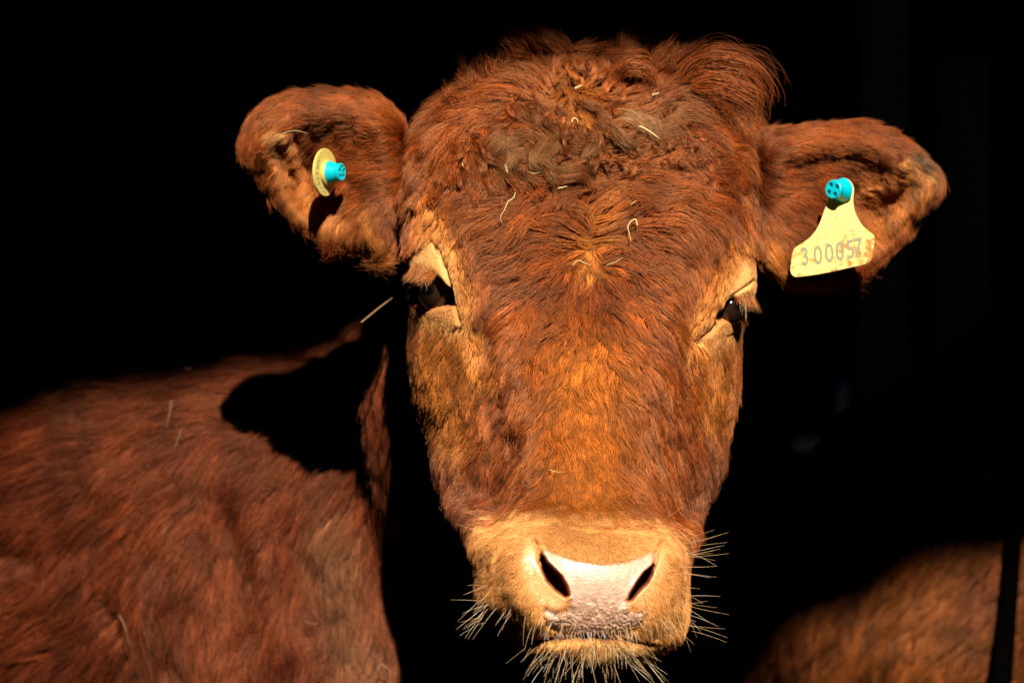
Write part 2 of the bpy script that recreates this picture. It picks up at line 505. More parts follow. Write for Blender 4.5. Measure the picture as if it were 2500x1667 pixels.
def remeshed(name, pieces, voxel, smooth_it=6):
    V, F, off = [], [], 0
    for v, f in pieces:
        V.append(v); F += [tuple(i + off for i in x) for x in f]; off += len(v)
    me = mesh_np(name, np.vstack(V), F)
    bm = bmesh.new(); bm.from_mesh(me)
    bmesh.ops.recalc_face_normals(bm, faces=bm.faces); bm.to_mesh(me); bm.free()
    o = bpy.data.objects.new(name, me); COL.objects.link(o)
    m = o.modifiers.new("r", 'REMESH'); m.mode = 'VOXEL'; m.voxel_size = voxel
    m = o.modifiers.new("s", 'SMOOTH'); m.factor = 0.5; m.iterations = smooth_it
    dg = bpy.context.evaluated_depsgraph_get()
    ev = o.evaluated_get(dg)
    out = bpy.data.meshes.new_from_object(ev, depsgraph=dg)
    bpy.data.objects.remove(o)
    return out

def mesh_arrays(me):
    me.calc_loop_triangles()
    v = np.empty(len(me.vertices) * 3, np.float32); me.vertices.foreach_get("co", v)
    t = np.empty(len(me.loop_triangles) * 3, np.int32); me.loop_triangles.foreach_get("vertices", t)
    return v.reshape(-1, 3).astype(float), t.reshape(-1, 3)

def leg(x, y, ztop, r=0.075, hind=False):
    k = 0.06 if hind else 0.0
    return ring_tube([(x, y, ztop, r*1.8, r*2.0), (x, y + k*.3, ztop-.18, r*1.3, r*1.5), (x + k, y, .42, r*.62, r*.75), (x + k*.6, y, .28, r*.46, r*.5),
                      (x, y, .13, r*.44, r*.46), (x, y, .06, r*.62, r*.7), (x, y, .003, r*.72, r*.85)], 'v', 20)

def body_main():
    Zr = lambda z: Z0 + z
    torso = ring_tube([(-2.05, 1.62, Zr(-.20), .05, .08), (-1.98, 1.58, Zr(-.20), .19, .26), (-1.7, 1.50, Zr(-.22), .28, .35), (-1.2, 1.22, Zr(-.26), .31, .385),
                       (-.7, .95, Zr(-.25), .285, .375), (-.38, .695, Zr(-.255), .265, .355), (-.17, .53, Zr(-.28), .225, .315),
                       (-.02, .46, Zr(-.27), .16, .24), (.05, .43, Zr(-.29), .05, .09)], 'h', 56)
    neck = ring_tube([(-.34, .64, Zr(-.17), .12, .18), (-.20, .53, Zr(-.17), .135, .20), (-.07, .41, Zr(-.12), .12, .18), (.02, .30, Zr(-.01), .11, .155),
                      (.06, .18, Zr(.0), .10, .14), (.065, .12, Zr(.01), .07, .09)], 'h', 48)
    legs = [leg(-.30, .56, .66), leg(-.12, .80, .66), leg(-1.72, 1.24, .72, .085, True), leg(-1.62, 1.66, .72, .085, True)]
    ruff = ring_tube([(-.055, .23, Zr(.205), .015, .02), (-.070, .235, Zr(.17), .034, .045), (-.080, .24, Zr(.08), .042, .062), (-.083, .245, Zr(-.02), .042, .066),
                      (-.084, .27, Zr(-.10), .042, .068), (-.080, .32, Zr(-.17), .042, .07), (-.085, .40, Zr(-.26), .05, .07)], 'v', 36)
    return [torso, neck, ruff] + legs

def push_body(v3, folds, nseed=5):
    me_n = Noise(0.16, nseed)(v3) * 0.006
    u, v = UV(v3)
    d = me_n
    for line, w, a in folds:
        d = d - a * np.exp(-(seg_dist(u, v, line) / w) ** 2)
    return d

def head_head():
    p, q = build_head()
    p = sculpt(p, q)
    return head_cap(p, q)

T0 = time.time()
hp, hf = head_head()
print("head", time.time() - T0)
ears = {-1: build_ear(EAR_L, (790, 415), -1, 0.085), 1: build_ear(EAR_R, (2060, 490), 1, 0.10)}
body_me = remeshed("body_tmp", body_main(), 0.011)
bv, bt = mesh_arrays(body_me)
bn = grid_normals(bv, bt)
BODY_FOLDS = [([(520,1240),(548,1330),(560,1440),(575,1540)], 38, 0.022), ([(690,1300),(735,1400),(760,1520)], 40, 0.016),
              ([(240,1480),(290,1560),(330,1640)], 26, 0.010), ([(630,1330),(660,1460),(690,1600)], 26, -0.010), ([(0,1350),(70,1370)], 30, 0.012)]
dsp = push_body(bv, BODY_FOLDS) * (bn[:, 1] < 0)
bv += bn * dsp[:, None]
body_me.vertices.foreach_set("co", bv.astype(np.float32).ravel()); body_me.update()
print("body", len(bv), time.time() - T0)

# fur colours: paler and darker coat, plus shade painted on the lower cheeks
RED   = np.array([0.30, 0.059, 0.0060])
RED_D = np.array([0.14, 0.022, 0.004])
GOLD  = np.array([0.62, 0.215, 0.038])
CREAM = np.array([0.90, 0.50, 0.17])
MATB  = np.array([0.15, 0.058, 0.020])
PURP  = np.array([0.22, 0.055, 0.030])
def gline(u, v, line, w): return np.exp(-(seg_dist(u, v, line) / w) ** 2)
N1, N2, N3 = Noise(0.05, 1), Noise(0.018, 2), Noise(0.11, 3)
MUZZLE = [(1165,1330),(1190,1290),(1260,1262),(1400,1262),(1520,1270),(1620,1290),(1660,1330),(1680,1420),(1692,1530),(1610,1570),(1560,1650),(1300,1650),(1230,1560),(1150,1510),(1150,1420)]
def head_color(p):
    u, v = UV(p)
    w = 0.5 + 0.5 * np.tanh(N1(p) * 0.8 + N2(p) * 0.5)
    c = RED_D * (1 - w[:, None]) + RED * w[:, None]
    def mix(m, col, a=1.0):
        nonlocal c
        m = np.clip(m * a, 0, 1)[:, None]
        c = c * (1 - m) + np.asarray(col) * m
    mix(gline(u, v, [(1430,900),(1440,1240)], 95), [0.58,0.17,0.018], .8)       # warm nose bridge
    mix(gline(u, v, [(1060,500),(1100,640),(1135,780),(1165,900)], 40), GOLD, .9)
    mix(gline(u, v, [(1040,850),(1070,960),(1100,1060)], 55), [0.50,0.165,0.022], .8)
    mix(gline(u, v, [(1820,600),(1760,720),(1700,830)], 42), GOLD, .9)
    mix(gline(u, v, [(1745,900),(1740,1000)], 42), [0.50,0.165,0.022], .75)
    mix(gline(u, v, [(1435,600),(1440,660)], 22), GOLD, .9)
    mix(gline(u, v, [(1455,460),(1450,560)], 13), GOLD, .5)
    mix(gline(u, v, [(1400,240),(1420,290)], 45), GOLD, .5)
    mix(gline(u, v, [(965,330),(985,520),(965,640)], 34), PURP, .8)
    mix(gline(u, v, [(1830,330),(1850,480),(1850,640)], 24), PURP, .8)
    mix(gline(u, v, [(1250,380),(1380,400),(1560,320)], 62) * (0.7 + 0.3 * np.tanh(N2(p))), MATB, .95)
    mix(gline(u, v, [(1060,1100),(1120,1170),(1160,1240)], 58), PURP * .55, .85)  # left lower cheek: shade painted into the coat colour
    mix(gline(u, v, [(1740,1100),(1715,1200)], 45), PURP * .55, .85)  # right lower cheek darkened likewise, as painted shade
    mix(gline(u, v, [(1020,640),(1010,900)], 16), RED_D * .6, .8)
    m = smooth(36, -24, poly_sd(u, v, MUZZLE) + 9 * N2(p))
    mix(m, [0.88,0.40,0.125])
    mix(m * gline(u, v, [(1180,1350),(1165,1420)], 30), [0.5,0.25,0.08], .6)
    mix(m * smooth(1560, 1585, v), [0.72,0.42,0.15])
    mix(smooth(34, -22, poly_sd(u, v, LID_L)), CREAM)
    mix(smooth(34, -22, poly_sd(u, v, LID_R)), CREAM)
    mix(smooth(34, -10, poly_sd(u, v, LOW_L)), [0.78,0.38,0.11], .9)
    mix(smooth(34, -10, poly_sd(u, v, LOW_R)), [0.78,0.38,0.11], .9)
    return np.clip(c, 0, 1)

def ear_color(side):
    def f(p):
        u, v = UV(p)
        w = 0.5 + 0.5 * np.tanh(N1(p) + N2(p) * 0.5)
        c = RED_D * (1 - w[:, None]) + RED * w[:, None]
        def mix(m, col, a=1.0):
            nonlocal c
            m = np.clip(m * a, 0, 1)[:, None]
            c = c * (1 - m) + np.asarray(col) * m
        if side < 0:
            inner = [(700,330),(655,370),(690,440),(730,520),(800,560),(860,560),(850,500),(780,440),(760,380)]
            mix(smooth(22, -22, poly_sd(u, v, inner)), [0.52,0.175,0.04], .85)
            mix(gline(u, v, [(690,320),(700,345)], 18), CREAM, .8)
            mix(gline(u, v, [(905,520),(930,600)], 22), GOLD, .7)
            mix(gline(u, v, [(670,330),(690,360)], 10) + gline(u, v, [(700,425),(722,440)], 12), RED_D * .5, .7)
        else:
            inner = [(2080,440),(2170,400),(2240,410),(2275,450),(2250,500),(2180,540),(2140,590),(2090,600),(2070,530)]
            mix(smooth(20, -20, poly_sd(u, v, inner)), [0.54,0.18,0.04], .9)
            mix(gline(u, v, [(2205,400),(2260,425)], 16), CREAM, .5)
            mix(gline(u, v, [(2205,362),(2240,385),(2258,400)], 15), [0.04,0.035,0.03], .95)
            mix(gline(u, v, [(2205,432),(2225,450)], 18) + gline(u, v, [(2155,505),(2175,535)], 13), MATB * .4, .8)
            mix(gline(u, v, [(1880,600),(1890,670)], 30), GOLD, .8)
        return np.clip(c, 0, 1)
    return f

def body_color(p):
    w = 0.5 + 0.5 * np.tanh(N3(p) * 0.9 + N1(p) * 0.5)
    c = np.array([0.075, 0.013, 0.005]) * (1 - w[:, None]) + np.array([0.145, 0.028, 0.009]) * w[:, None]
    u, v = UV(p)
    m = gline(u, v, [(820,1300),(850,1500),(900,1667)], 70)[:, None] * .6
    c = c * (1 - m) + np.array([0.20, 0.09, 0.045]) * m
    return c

# ------------------------------------------------------------------ join head, ears and body into one continuous animal
def union(name, metas):
    objs = []
    for i, me in enumerate(metas):
        o = bpy.data.objects.new("u%d" % i, me); COL.objects.link(o); objs.append(o)
    base = objs[0]
    for o in objs[1:]:
        m = base.modifiers.new("b", 'BOOLEAN'); m.operation = 'UNION'; m.object = o
        try: m.solver = 'MANIFOLD'
        except Exception: m.solver = 'EXACT'
    dg = bpy.context.evaluated_depsgraph_get()
    out = bpy.data.meshes.new_from_object(base.evaluated_get(dg), depsgraph=dg)
    for o in objs: bpy.data.objects.remove(o)
    out.name = name
    out.materials.clear()
    return out

def fixed_normals(me):
    bm = bmesh.new(); bm.from_mesh(me); bmesh.ops.recalc_face_normals(bm, faces=bm.faces); bm.to_mesh(me); bm.free()
    return me
head_me = fixed_normals(mesh_np("h", hp, hf))
ear_me = {s: fixed_normals(mesh_np("e", *ears[s])) for s in (-1, 1)}
cow_me = union("cow", [body_me.copy(), head_me.copy(), ear_me[-1].copy(), ear_me[1].copy()])
print("union", len(cow_me.vertices), time.time() - T0)

def skin_colors(me):
    v3, _ = mesh_arrays(me)
    u, v = UV(v3)
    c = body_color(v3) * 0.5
    isear_l = (u < 975) & (v < 640) & (v3[:, 1] < .16) & (v3[:, 1] > .02)
    isear_r = (u > 1845) & (v < 720) & (v3[:, 1] < .18)
    ishead = (v3[:, 1] < 0.2) & ~isear_l & ~isear_r & (u > 960) & (u < 1860)
    hc = head_color(v3) * 0.35  # facial skin darkened so the gaps between hairs read as shade
    front = v3[:, 1] < 0.05
    def put(m, col):
        nonlocal hc
        m = (np.clip(m, 0, 1) * front)[:, None]
        hc = hc * (1 - m) + np.asarray(col) * m
    put(smooth(30, -10, poly_sd(u, v, PEACH_L)), [0.85, 0.40, 0.17])
    put(smooth(26, -8, poly_sd(u, v, PEACH_R)), [0.85, 0.40, 0.17])
    put(smooth(22, -10, poly_sd(u, v, LID_L)), [0.80, 0.42, 0.15])
    put(smooth(22, -10, poly_sd(u, v, LID_R)), [0.80, 0.42, 0.15])
    put(smooth(16, -8, poly_sd(u, v, LOW_L)), [0.66, 0.29, 0.10])
    put(smooth(16, -8, poly_sd(u, v, LOW_R)), [0.66, 0.29, 0.10])
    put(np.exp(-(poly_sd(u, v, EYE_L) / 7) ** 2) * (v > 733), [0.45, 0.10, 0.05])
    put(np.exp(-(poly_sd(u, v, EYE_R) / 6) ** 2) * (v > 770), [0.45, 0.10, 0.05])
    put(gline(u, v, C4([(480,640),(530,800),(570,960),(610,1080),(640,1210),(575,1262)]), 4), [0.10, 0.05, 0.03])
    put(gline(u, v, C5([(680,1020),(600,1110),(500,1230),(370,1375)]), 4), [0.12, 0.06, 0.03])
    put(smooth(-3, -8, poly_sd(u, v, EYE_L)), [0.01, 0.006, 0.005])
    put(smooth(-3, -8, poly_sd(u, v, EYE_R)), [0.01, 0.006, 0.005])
    pad = smooth(3, -5, poly_sd(u, v, NOSE_PAD))
    nz = 0.5 + 0.5 * np.tanh(Noise(0.008, 8)(v3) * 1.2)
    padc = np.array([0.76, 0.50, 0.39]) * (1 - 0.16 * nz[:, None])
    low = (smooth(1435, 1500, v) * (0.35 + 0.65 * nz))[:, None]
    padc = padc * (1 - low * .85) + np.array([0.33, 0.18, 0.12]) * low * .85
    m = (pad * front)[:, None]
    hc = hc * (1 - m) + padc * m
    put(smooth(9, 1, poly_sd(u, v, NOSTRIL_L)), [0.45, 0.10, 0.04])
    put(smooth(9, 1, poly_sd(u, v, NOSTRIL_R)), [0.45, 0.10, 0.04])
    put(smooth(3, -4, poly_sd(u, v, NOSTRIL_L)), [0.05, 0.012, 0.008])
    put(smooth(3, -4, poly_sd(u, v, NOSTRIL_R)), [0.05, 0.012, 0.008])
    put(gline(u, v, [(1290,1558),(1430,1553),(1580,1564)], 7), [0.22, 0.06, 0.03])
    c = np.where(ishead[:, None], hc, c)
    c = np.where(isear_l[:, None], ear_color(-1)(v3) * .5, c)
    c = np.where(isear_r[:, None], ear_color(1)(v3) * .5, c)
    bare = np.clip(pad + smooth(16, -10, poly_sd(u, v, PEACH_L)) + smooth(16, -10, poly_sd(u, v, PEACH_R)), 0, 1) * front * ishead
    return c, bare
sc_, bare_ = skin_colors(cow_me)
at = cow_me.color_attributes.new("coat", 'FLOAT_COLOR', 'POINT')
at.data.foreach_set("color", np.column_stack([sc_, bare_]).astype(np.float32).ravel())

def skin_material():
    m, t, b = mat_new("cow_skin")
    a = t.nodes.new("ShaderNodeAttribute"); a.attribute_name = "coat"
    nz = t.nodes.new("ShaderNodeTexNoise"); nz.inputs["Scale"].default_value = 420; nz.inputs["Detail"].default_value = 4
    vo = t.nodes.new("ShaderNodeTexVoronoi"); vo.inputs["Scale"].default_value = 330; vo.feature = 'DISTANCE_TO_EDGE'
    tc = t.nodes.new("ShaderNodeTexCoord")
    t.links.new(tc.outputs["Object"], nz.inputs["Vector"]); t.links.new(tc.outputs["Object"], vo.inputs["Vector"])
    ad = t.nodes.new("ShaderNodeMath"); ad.operation = 'ADD'
    t.links.new(nz.outputs[0], ad.inputs[0]); t.links.new(vo.outputs["Distance"], ad.inputs[1])
    bp = t.nodes.new("ShaderNodeBump"); bp.inputs["Strength"].default_value = 0.5; bp.inputs["Distance"].default_value = 0.0012
    t.links.new(ad.outputs[0], bp.inputs["Height"]); t.links.new(bp.outputs[0], b.inputs["Normal"])
    hsv = t.nodes.new("ShaderNodeMapRange"); hsv.inputs[3].default_value = 0.8; hsv.inputs[4].default_value = 1.08
    t.links.new(nz.outputs[0], hsv.inputs[0])
    mx = t.nodes.new("ShaderNodeMix"); mx.data_type = 'RGBA'; mx.blend_type = 'MULTIPLY'; mx.inputs[0].default_value = 1
    t.links.new(a.outputs["Color"], mx.inputs[6]); t.links.new(hsv.outputs[0], mx.inputs[7])
    t.links.new(mx.outputs[2], b.inputs["Base Color"])
    mr = t.nodes.new("ShaderNodeMapRange"); mr.inputs[3].default_value = 0.75; mr.inputs[4].default_value = 0.27
    t.links.new(a.outputs["Alpha"], mr.inputs[0]); t.links.new(mr.outputs[0], b.inputs["Roughness"])
    mc = t.nodes.new("ShaderNodeMath"); mc.operation = 'MULTIPLY'; mc.inputs[1].default_value = 0.5
    t.links.new(a.outputs["Alpha"], mc.inputs[0]); t.links.new(mc.outputs[0], b.inputs["Coat Weight"])
    ms = t.nodes.new("ShaderNodeMapRange"); ms.inputs[3].default_value = 0.12; ms.inputs[4].default_value = 0.5
    t.links.new(a.outputs["Alpha"], ms.inputs[0]); t.links.new(ms.outputs[0], b.inputs["Specular IOR Level"])
    b.inputs["Coat Roughness"].default_value = 0.22
    b.inputs["Subsurface Weight"].default_value = 0.12
    b.inputs["Subsurface Radius"].default_value = (0.006, 0.002, 0.001)
    b.inputs["Subsurface Scale"].default_value = 1.0
    return m
M_SKIN = skin_material()
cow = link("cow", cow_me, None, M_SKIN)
tag(cow, "red-brown cow facing the camera with shaggy forehead and pale muzzle", "cow")

# ------------------------------------------------------------------ fur
def coat_material(name, rough=0.5, shine=0.115, tint=(1.0, 0.54, 0.29), spec=0.08):
    m, t, b = mat_new(name)
    a = t.nodes.new("ShaderNodeAttribute"); a.attribute_name = "coat"
    t.links.new(a.outputs["Color"], b.inputs["Base Color"])
    b.inputs["Roughness"].default_value = rough
    b.inputs["Specular IOR Level"].default_value = spec
    b.inputs["Specular Tint"].default_value = (*tint, 1)
    h = t.nodes.new("ShaderNodeBsdfHair"); h.component = 'Reflection'
    h.inputs["Color"].default_value = (*tint, 1)
    h.inputs["RoughnessU"].default_value = 0.22; h.inputs["RoughnessV"].default_value = 0.6
    mx = t.nodes.new("ShaderNodeMixShader"); mx.inputs[0].default_value = shine
    out = t.nodes["Material Output"]
    t.links.new(b.outputs[0], mx.inputs[1]); t.links.new(h.outputs[0], mx.inputs[2]); t.links.new(mx.outputs[0], out.inputs["Surface"])
    return m
M_FUR = coat_material("fur")
M_FUR_BODY = coat_material("body_coat", 0.55, 0.045, (1.0, 0.50, 0.30), 0.05)
M_WHISKER = coat_material("whisker", 0.4, 0.22, (1, .88, .72))

def make_curves(name, pts, radii, cols, parent, mat=None):
    """pts: N x K x 3, radii: N x K, cols: N x 3"""
    n, k, _ = pts.shape
    c = bpy.data.hair_curves.new(name)
    c.add_curves([k] * n)
    c.attributes["position"].data.foreach_set("vector", pts.astype(np.float32).ravel())
    ra = c.attributes.get("radius") or c.attributes.new("radius", 'FLOAT', 'POINT')
    ra.data.foreach_set("value", radii.astype(np.float32).ravel())
    ca = c.attributes.new("coat", 'FLOAT_COLOR', 'CURVE')
    ca.data.foreach_set("color", np.column_stack([cols, np.ones(n)]).astype(np.float32).ravel())
    c.materials.append(mat or M_FUR)
    o = bpy.data.objects.new(name, c); COL.objects.link(o)
    o.parent = parent
    return o

def sample_tris(v3, tris, weight_fn, n, cull=None):
    a, b, c = v3[tris[:, 0]], v3[tris[:, 1]], v3[tris[:, 2]]
    cr = np.cross(b - a, c - a); area = np.linalg.norm(cr, axis=1) * 0.5
    nn = cr / (2 * area[:, None] + 1e-15)
    w = area * weight_fn((a + b + c) / 3, nn)
    cdf = np.cumsum(w); cdf /= cdf[-1]
    i = np.searchsorted(cdf, rng.random(n)); i = np.minimum(i, len(tris) - 1)
    r1 = np.sqrt(rng.random(n)); r2 = rng.random(n)
    p = a[i] * (1 - r1)[:, None] + b[i] * (r1 * (1 - r2))[:, None] + c[i] * (r1 * r2)[:, None]
    return p, nn[i]

def unit(a): return a / (np.linalg.norm(a, axis=-1, keepdims=True) + 1e-12)

def field2d(samples, sigma=70.0, pw=2.0):
    A = np.array(samples, float)
    dirs = unit(A[:, 2:4])
    def f(u, v):
        out = np.zeros(u.shape + (2,)); tot = np.zeros(u.shape)
        for i in range(len(A)):
            d2 = (u - A[i, 0]) ** 2 + (v - A[i, 1]) ** 2
            w = 1 / (d2 / sigma ** 2 + 0.03) ** pw
            out += w[:, None] * dirs[i]; tot += w
        return out / tot[:, None]
    return f

def gen_fur(name, me, weight_fn, dir_fn, len_fn, lift_fn, col_fn, n_guides, n_hairs, parent, K=6, radius=0.00011,
            clump=0.6, super_clump=0.5, super_n=0.08, curl_fn=None, frizz=0.10, clump_fn=None, tip=0.25, mat=None):
    t0 = time.time()
    v3, tris = mesh_arrays(me)
    bvh = BVHTree.FromPolygons(v3.tolist(), tris.tolist())
    gp, gn = sample_tris(v3, tris, weight_fn, n_guides)
    L = len_fn(gp); lift = lift_fn(gp)
    path = np.zeros((n_guides, K, 3)); path[:, 0] = gp
    pos, nrm = gp.copy(), gn.copy()
    cn1, cn2 = Noise(0.014, 51), Noise(0.006, 52)
    turn0 = rng.normal(0, 0.16, n_guides)
    for k in range(1, K):
        d = dir_fn(pos)
        if curl_fn is not None:
            ang = curl_fn(gp, k / (K - 1)) 
        else:
            ang = 0.0
        ang = ang + cn1(gp) * 0.16 + cn2(gp) * 0.10 * k / K + turn0 * 0.8
        d = unit(d - nrm * np.sum(d * nrm, -1, keepdims=True))
        s = np.cross(nrm, d)
        d = d * np.cos(ang)[:, None] + s * np.sin(ang)[:, None]
        q = pos + d * (L / (K - 1))[:, None]
        for i in range(n_guides):
            hit = bvh.find_nearest(Vector(q[i]))
            if hit[0] is not None:
                q[i] = hit[0]; nrm[i] = hit[1]
        pos = q
        t = k / (K - 1)
        h = lift * L * (1.6 * t - 0.75 * t * t)
        path[:, k] = pos + nrm * h[:, None]
    # bigger locks: guides lean to a leader
    ns = max(8, int(n_guides * super_n))
    lead = rng.choice(n_guides, ns, replace=False)
    kd = KDTree(ns)
    for j, i in enumerate(lead): kd.insert(gp[i], j)
    kd.balance()
    li = np.array([lead[kd.find(gp[i])[1]] for i in range(n_guides)])
    tt = (np.arange(K) / (K - 1)) ** 1.3
    sc = super_clump * tt[None, :, None]
    off = path[li] - path
    off_n = np.linalg.norm(off[:, 0], axis=1)
    sc = sc * smooth(0.9, 0.2, off_n / (L + 1e-6))[:, None, None]
    path2 = path + off * sc
    # hairs
    hp_, hn_ = sample_tris(v3, tris, weight_fn, n_hairs)
    kd = KDTree(n_guides)
    for i in range(n_guides): kd.insert(gp[i], i)
    kd.balance()
    idx = np.empty((n_hairs, 3), int); ds = np.empty((n_hairs, 3))
    for i in range(n_hairs):
        r = kd.find_n(hp_[i], 3)
        idx[i] = [x[1] for x in r]; ds[i] = [x[2] for x in r]
    w = 1 / (ds + 0.0005) ** 2; w /= w.sum(1, keepdims=True)
    rel = path2 - path2[:, :1]
    off = (rel[idx] * w[..., None, None]).sum(1)                   # N K 3
    ls = rng.uniform(0.72, 1.12, n_hairs)[:, None, None]
    base = hp_[:, None] + off * ls
    gi = idx[:, 0]
    side = hp_ - gp[gi]
    tgt = path2[gi] + side[:, None] * 0.22
    cl = clump if clump_fn is None else clump_fn(hp_)
    cl = np.broadcast_to(cl, (n_hairs,)) * rng.uniform(0.55, 1.1, n_hairs)
    cc = np.clip(cl[:, None] * ((np.arange(K) / (K - 1)) ** 0.55)[None], 0, .97)[..., None]
    pts = base * (1 - cc) + tgt * cc
    Lh = len_fn(hp_)
    fz = rng.normal(0, 1, (n_hairs, 1, 3)) * frizz + rng.normal(0, 1, (n_hairs, K, 3)) * frizz * 0.22
    pts += fz * Lh[:, None, None] * ((np.arange(K) / (K - 1)) ** 1.5)[None, :, None]
    pts[:, 0] = hp_ - hn_ * 0.0006
    rad = radius * (np.clip(Lh / 0.014, .55, 1) * rng.uniform(0.7, 1.25, n_hairs))[:, None] * (1 - (1 - tip) * (np.arange(K) / (K - 1)) ** 1.6)[None]
    col = col_fn(hp_)
    lockv = np.exp(rng.normal(0, 0.24, n_guides))[gi]
    vs_ = np.clip(Lh / .012, .35, 1)
    col = col * (lockv ** vs_ * np.exp(rng.normal(0, 0.25, n_hairs) * vs_))[:, None]
    o = make_curves(name, pts, rad, np.clip(col, 0.002, 0.95), parent, mat)
    print(name, n_hairs, round(time.time() - t0, 1))
    return o

HEAD_DIR = field2d([
 # whorl and below
 (1435,690,0,1),(1385,700,-.5,1),(1490,705,.5,1),(1380,640,-1,.5),(1500,645,1,.5),(1430,800,0,1),(1330,800,-.35,1),(1530,800,.35,1),
 (1430,950,0,1),(1300,940,-.2,1),(1570,940,.2,1),(1430,1100,0,1),(1300,1080,-.3,1),(1560,1080,.25,1),(1430,1230,0,1),(1250,1160,-.5,1),(1640,1160,.5,1),
 (1430,1300,0,1),(1250,1320,-.5,1),(1600,1320,.5,1),(1200,1400,-.9,.8),(1670,1400,.7,.8),(1200,1480,-.6,1),(1660,1490,.5,1),(1430,1600,0,1),(1300,1600,-.4,1),(1560,1600,.4,1),
 # cheeks
 (1080,900,-.7,1),(1050,1000,-.7,1),(1120,1000,-.5,1),(1180,1000,-.25,1),(1100,1120,-.6,1),(1150,1220,-.5,1),(1060,860,-.7,.8),
 (1740,900,.6,1),(1760,1000,.6,1),(1700,1000,.35,1),(1740,1120,.6,1),(1690,1230,.5,1),
 # round the eyes
 (1040,500,.15,1),(1080,560,.35,1),(1110,640,.35,1),(1140,730,.3,1),(1155,820,.25,1),(1060,800,-.5,1),(1030,640,.2,1),
 (1820,560,-.2,1),(1780,640,-.5,1),(1740,700,-.6,1),(1700,780,-.6,1),(1790,820,.3,1),
 (1220,590,-1,.55),(1240,680,-1,.7),(1220,780,-.7,1),(1210,870,-.4,1),(1290,620,-.9,.8),(1290,720,-.7,1),
 (1640,620,1,.6),(1630,720,.8,1),(1640,820,.6,1),(1570,640,.9,.7),(1560,730,.6,1),
 # forehead over the whorl
 (1400,590,-1,.05),(1330,545,-1,.0),(1260,540,-1,.45),(1400,520,-1,-.3),(1330,480,-1,.0),(1220,510,-.9,.7),(1190,480,-.5,1),
 (1480,590,1,.05),(1545,545,1,.1),(1620,530,1,.25),(1480,520,.9,-.4),(1540,470,1,-.25),(1640,440,1,0),(1700,500,.9,.5),(1740,440,1,.5),(1790,520,.5,1),(1800,430,.7,.9),(1690,560,.8,.8),
 (1100,420,.1,1),(1120,340,-.5,.8),(1180,400,.2,1),(1060,380,-.6,.9),(1150,450,.6,.8),(1060,460,0,1),
 (1000,340,-.6,1),(990,450,-.3,1),(985,560,0,1),(1100,290,-1,.35),(1190,280,-1,.2),
 (1600,360,1,-.1),(1700,340,1,.1),(1790,350,.8,.6),(1840,420,.1,1),(1845,560,.0,1),(1620,290,1,-.5),(1720,260,.9,-.2),(1800,280,.9,.4),
 # matted swirl
 (1240,330,-.9,.6),(1210,390,-.1,1),(1260,440,.9,.6),(1330,450,1,-.1),(1300,340,-1,.1),(1360,330,-.4,-.6),(1420,400,-.2,1),(1420,340,.6,-.4),(1500,330,1,.15),(1560,350,1,.4),(1480,390,.8,.8),
 # poll
 (1250,220,-.9,-.3),(1330,200,-.4,-.9),(1430,170,0,-1),(1520,190,.4,-1),(1620,200,.8,-.7),(1720,200,1,-.1),(1180,230,-1,-.1),(1400,250,.1,1),(1430,290,0,1),
], 60.0, 2.2)
LENS = [(1435,640,11),(1435,580,26),(1440,750,20),(1430,850,16),(1430,950,12),(1430,1100,9),(1430,1230,8),(1430,1300,5),(1300,1300,5),(1560,1300,5),(1200,1400,8),(1670,1400,8),
 (1200,1480,9),(1660,1480,9),(1430,1600,13),(1320,1600,13),(1540,1600,13),(1080,900,12),(1060,1000,15),(1100,1120,18),(1150,1230,16),(1740,900,12),(1760,1020,16),(1740,1130,20),(1690,1230,18),
 (1200,1050,12),(1660,1050,12),(1050,520,16),(1090,600,12),(1120,700,9),(1150,800,9),(1030,640,5),(1060,800,7),(1070,850,9),(1780,650,9),(1720,760,9),(1830,640,5),(1770,810,7),
 (1230,600,26),(1240,720,24),(1230,820,18),(1640,620,24),(1640,740,22),(1640,840,17),(1320,540,36),(1250,480,38),(1540,500,36),(1680,500,34),(1780,500,22),(1100,420,30),(1060,340,30),
 (1150,350,38),(1000,400,26),(990,560,20),(1840,420,22),(1845,560,18),(1650,380,38),(1780,330,34),(1250,380,34),(1400,380,36),(1550,340,38),(1300,260,40),(1450,220,30),(1600,230,44),(1750,230,42),(1200,220,36),(1020,1100,20),(1060,1180,24),(1790,1080,24)]
def idw(tab, sigma=60.0):
    A = np.array(tab, float)
    def f(p):
        u, v = UV(p); o = np.zeros(u.shape); t = np.zeros(u.shape)
        for a in A:
            w = 1 / (((u - a[0]) ** 2 + (v - a[1]) ** 2) / sigma ** 2 + .05) ** 2
            o += w * a[2]; t += w
        return o / t
    return f
head_len_mm = idw(LENS)
def head_len(p): 
    u, v = UV(p)
    L = head_len_mm(p) * 0.001
    for lid in (LID_L, LID_R, LOW_L, LOW_R):
        L = L * (1 - 0.80 * smooth(26, -6, poly_sd(u, v, lid)))
    L = L * (1 - .3 * smooth(10, -20, poly_sd(u, v, MUZZLE)))
    return L * np.exp(0.06 * N2(p))
def head_dir(p):
    u, v = UV(p); d = HEAD_DIR(u, v)
    return np.column_stack([d[:, 0], np.where(v > 1250, 0.2, 0.0) + 0 * u, -d[:, 1]])
def head_lift(p):
    u, v = UV(p)
    a = 0.24 + 0.16 * smooth(700, 350, v) + 0.12 * smooth(1250, 1330, v) + .10 * smooth(1560, 1590, v)
    return a + 0.03 * N2(p)
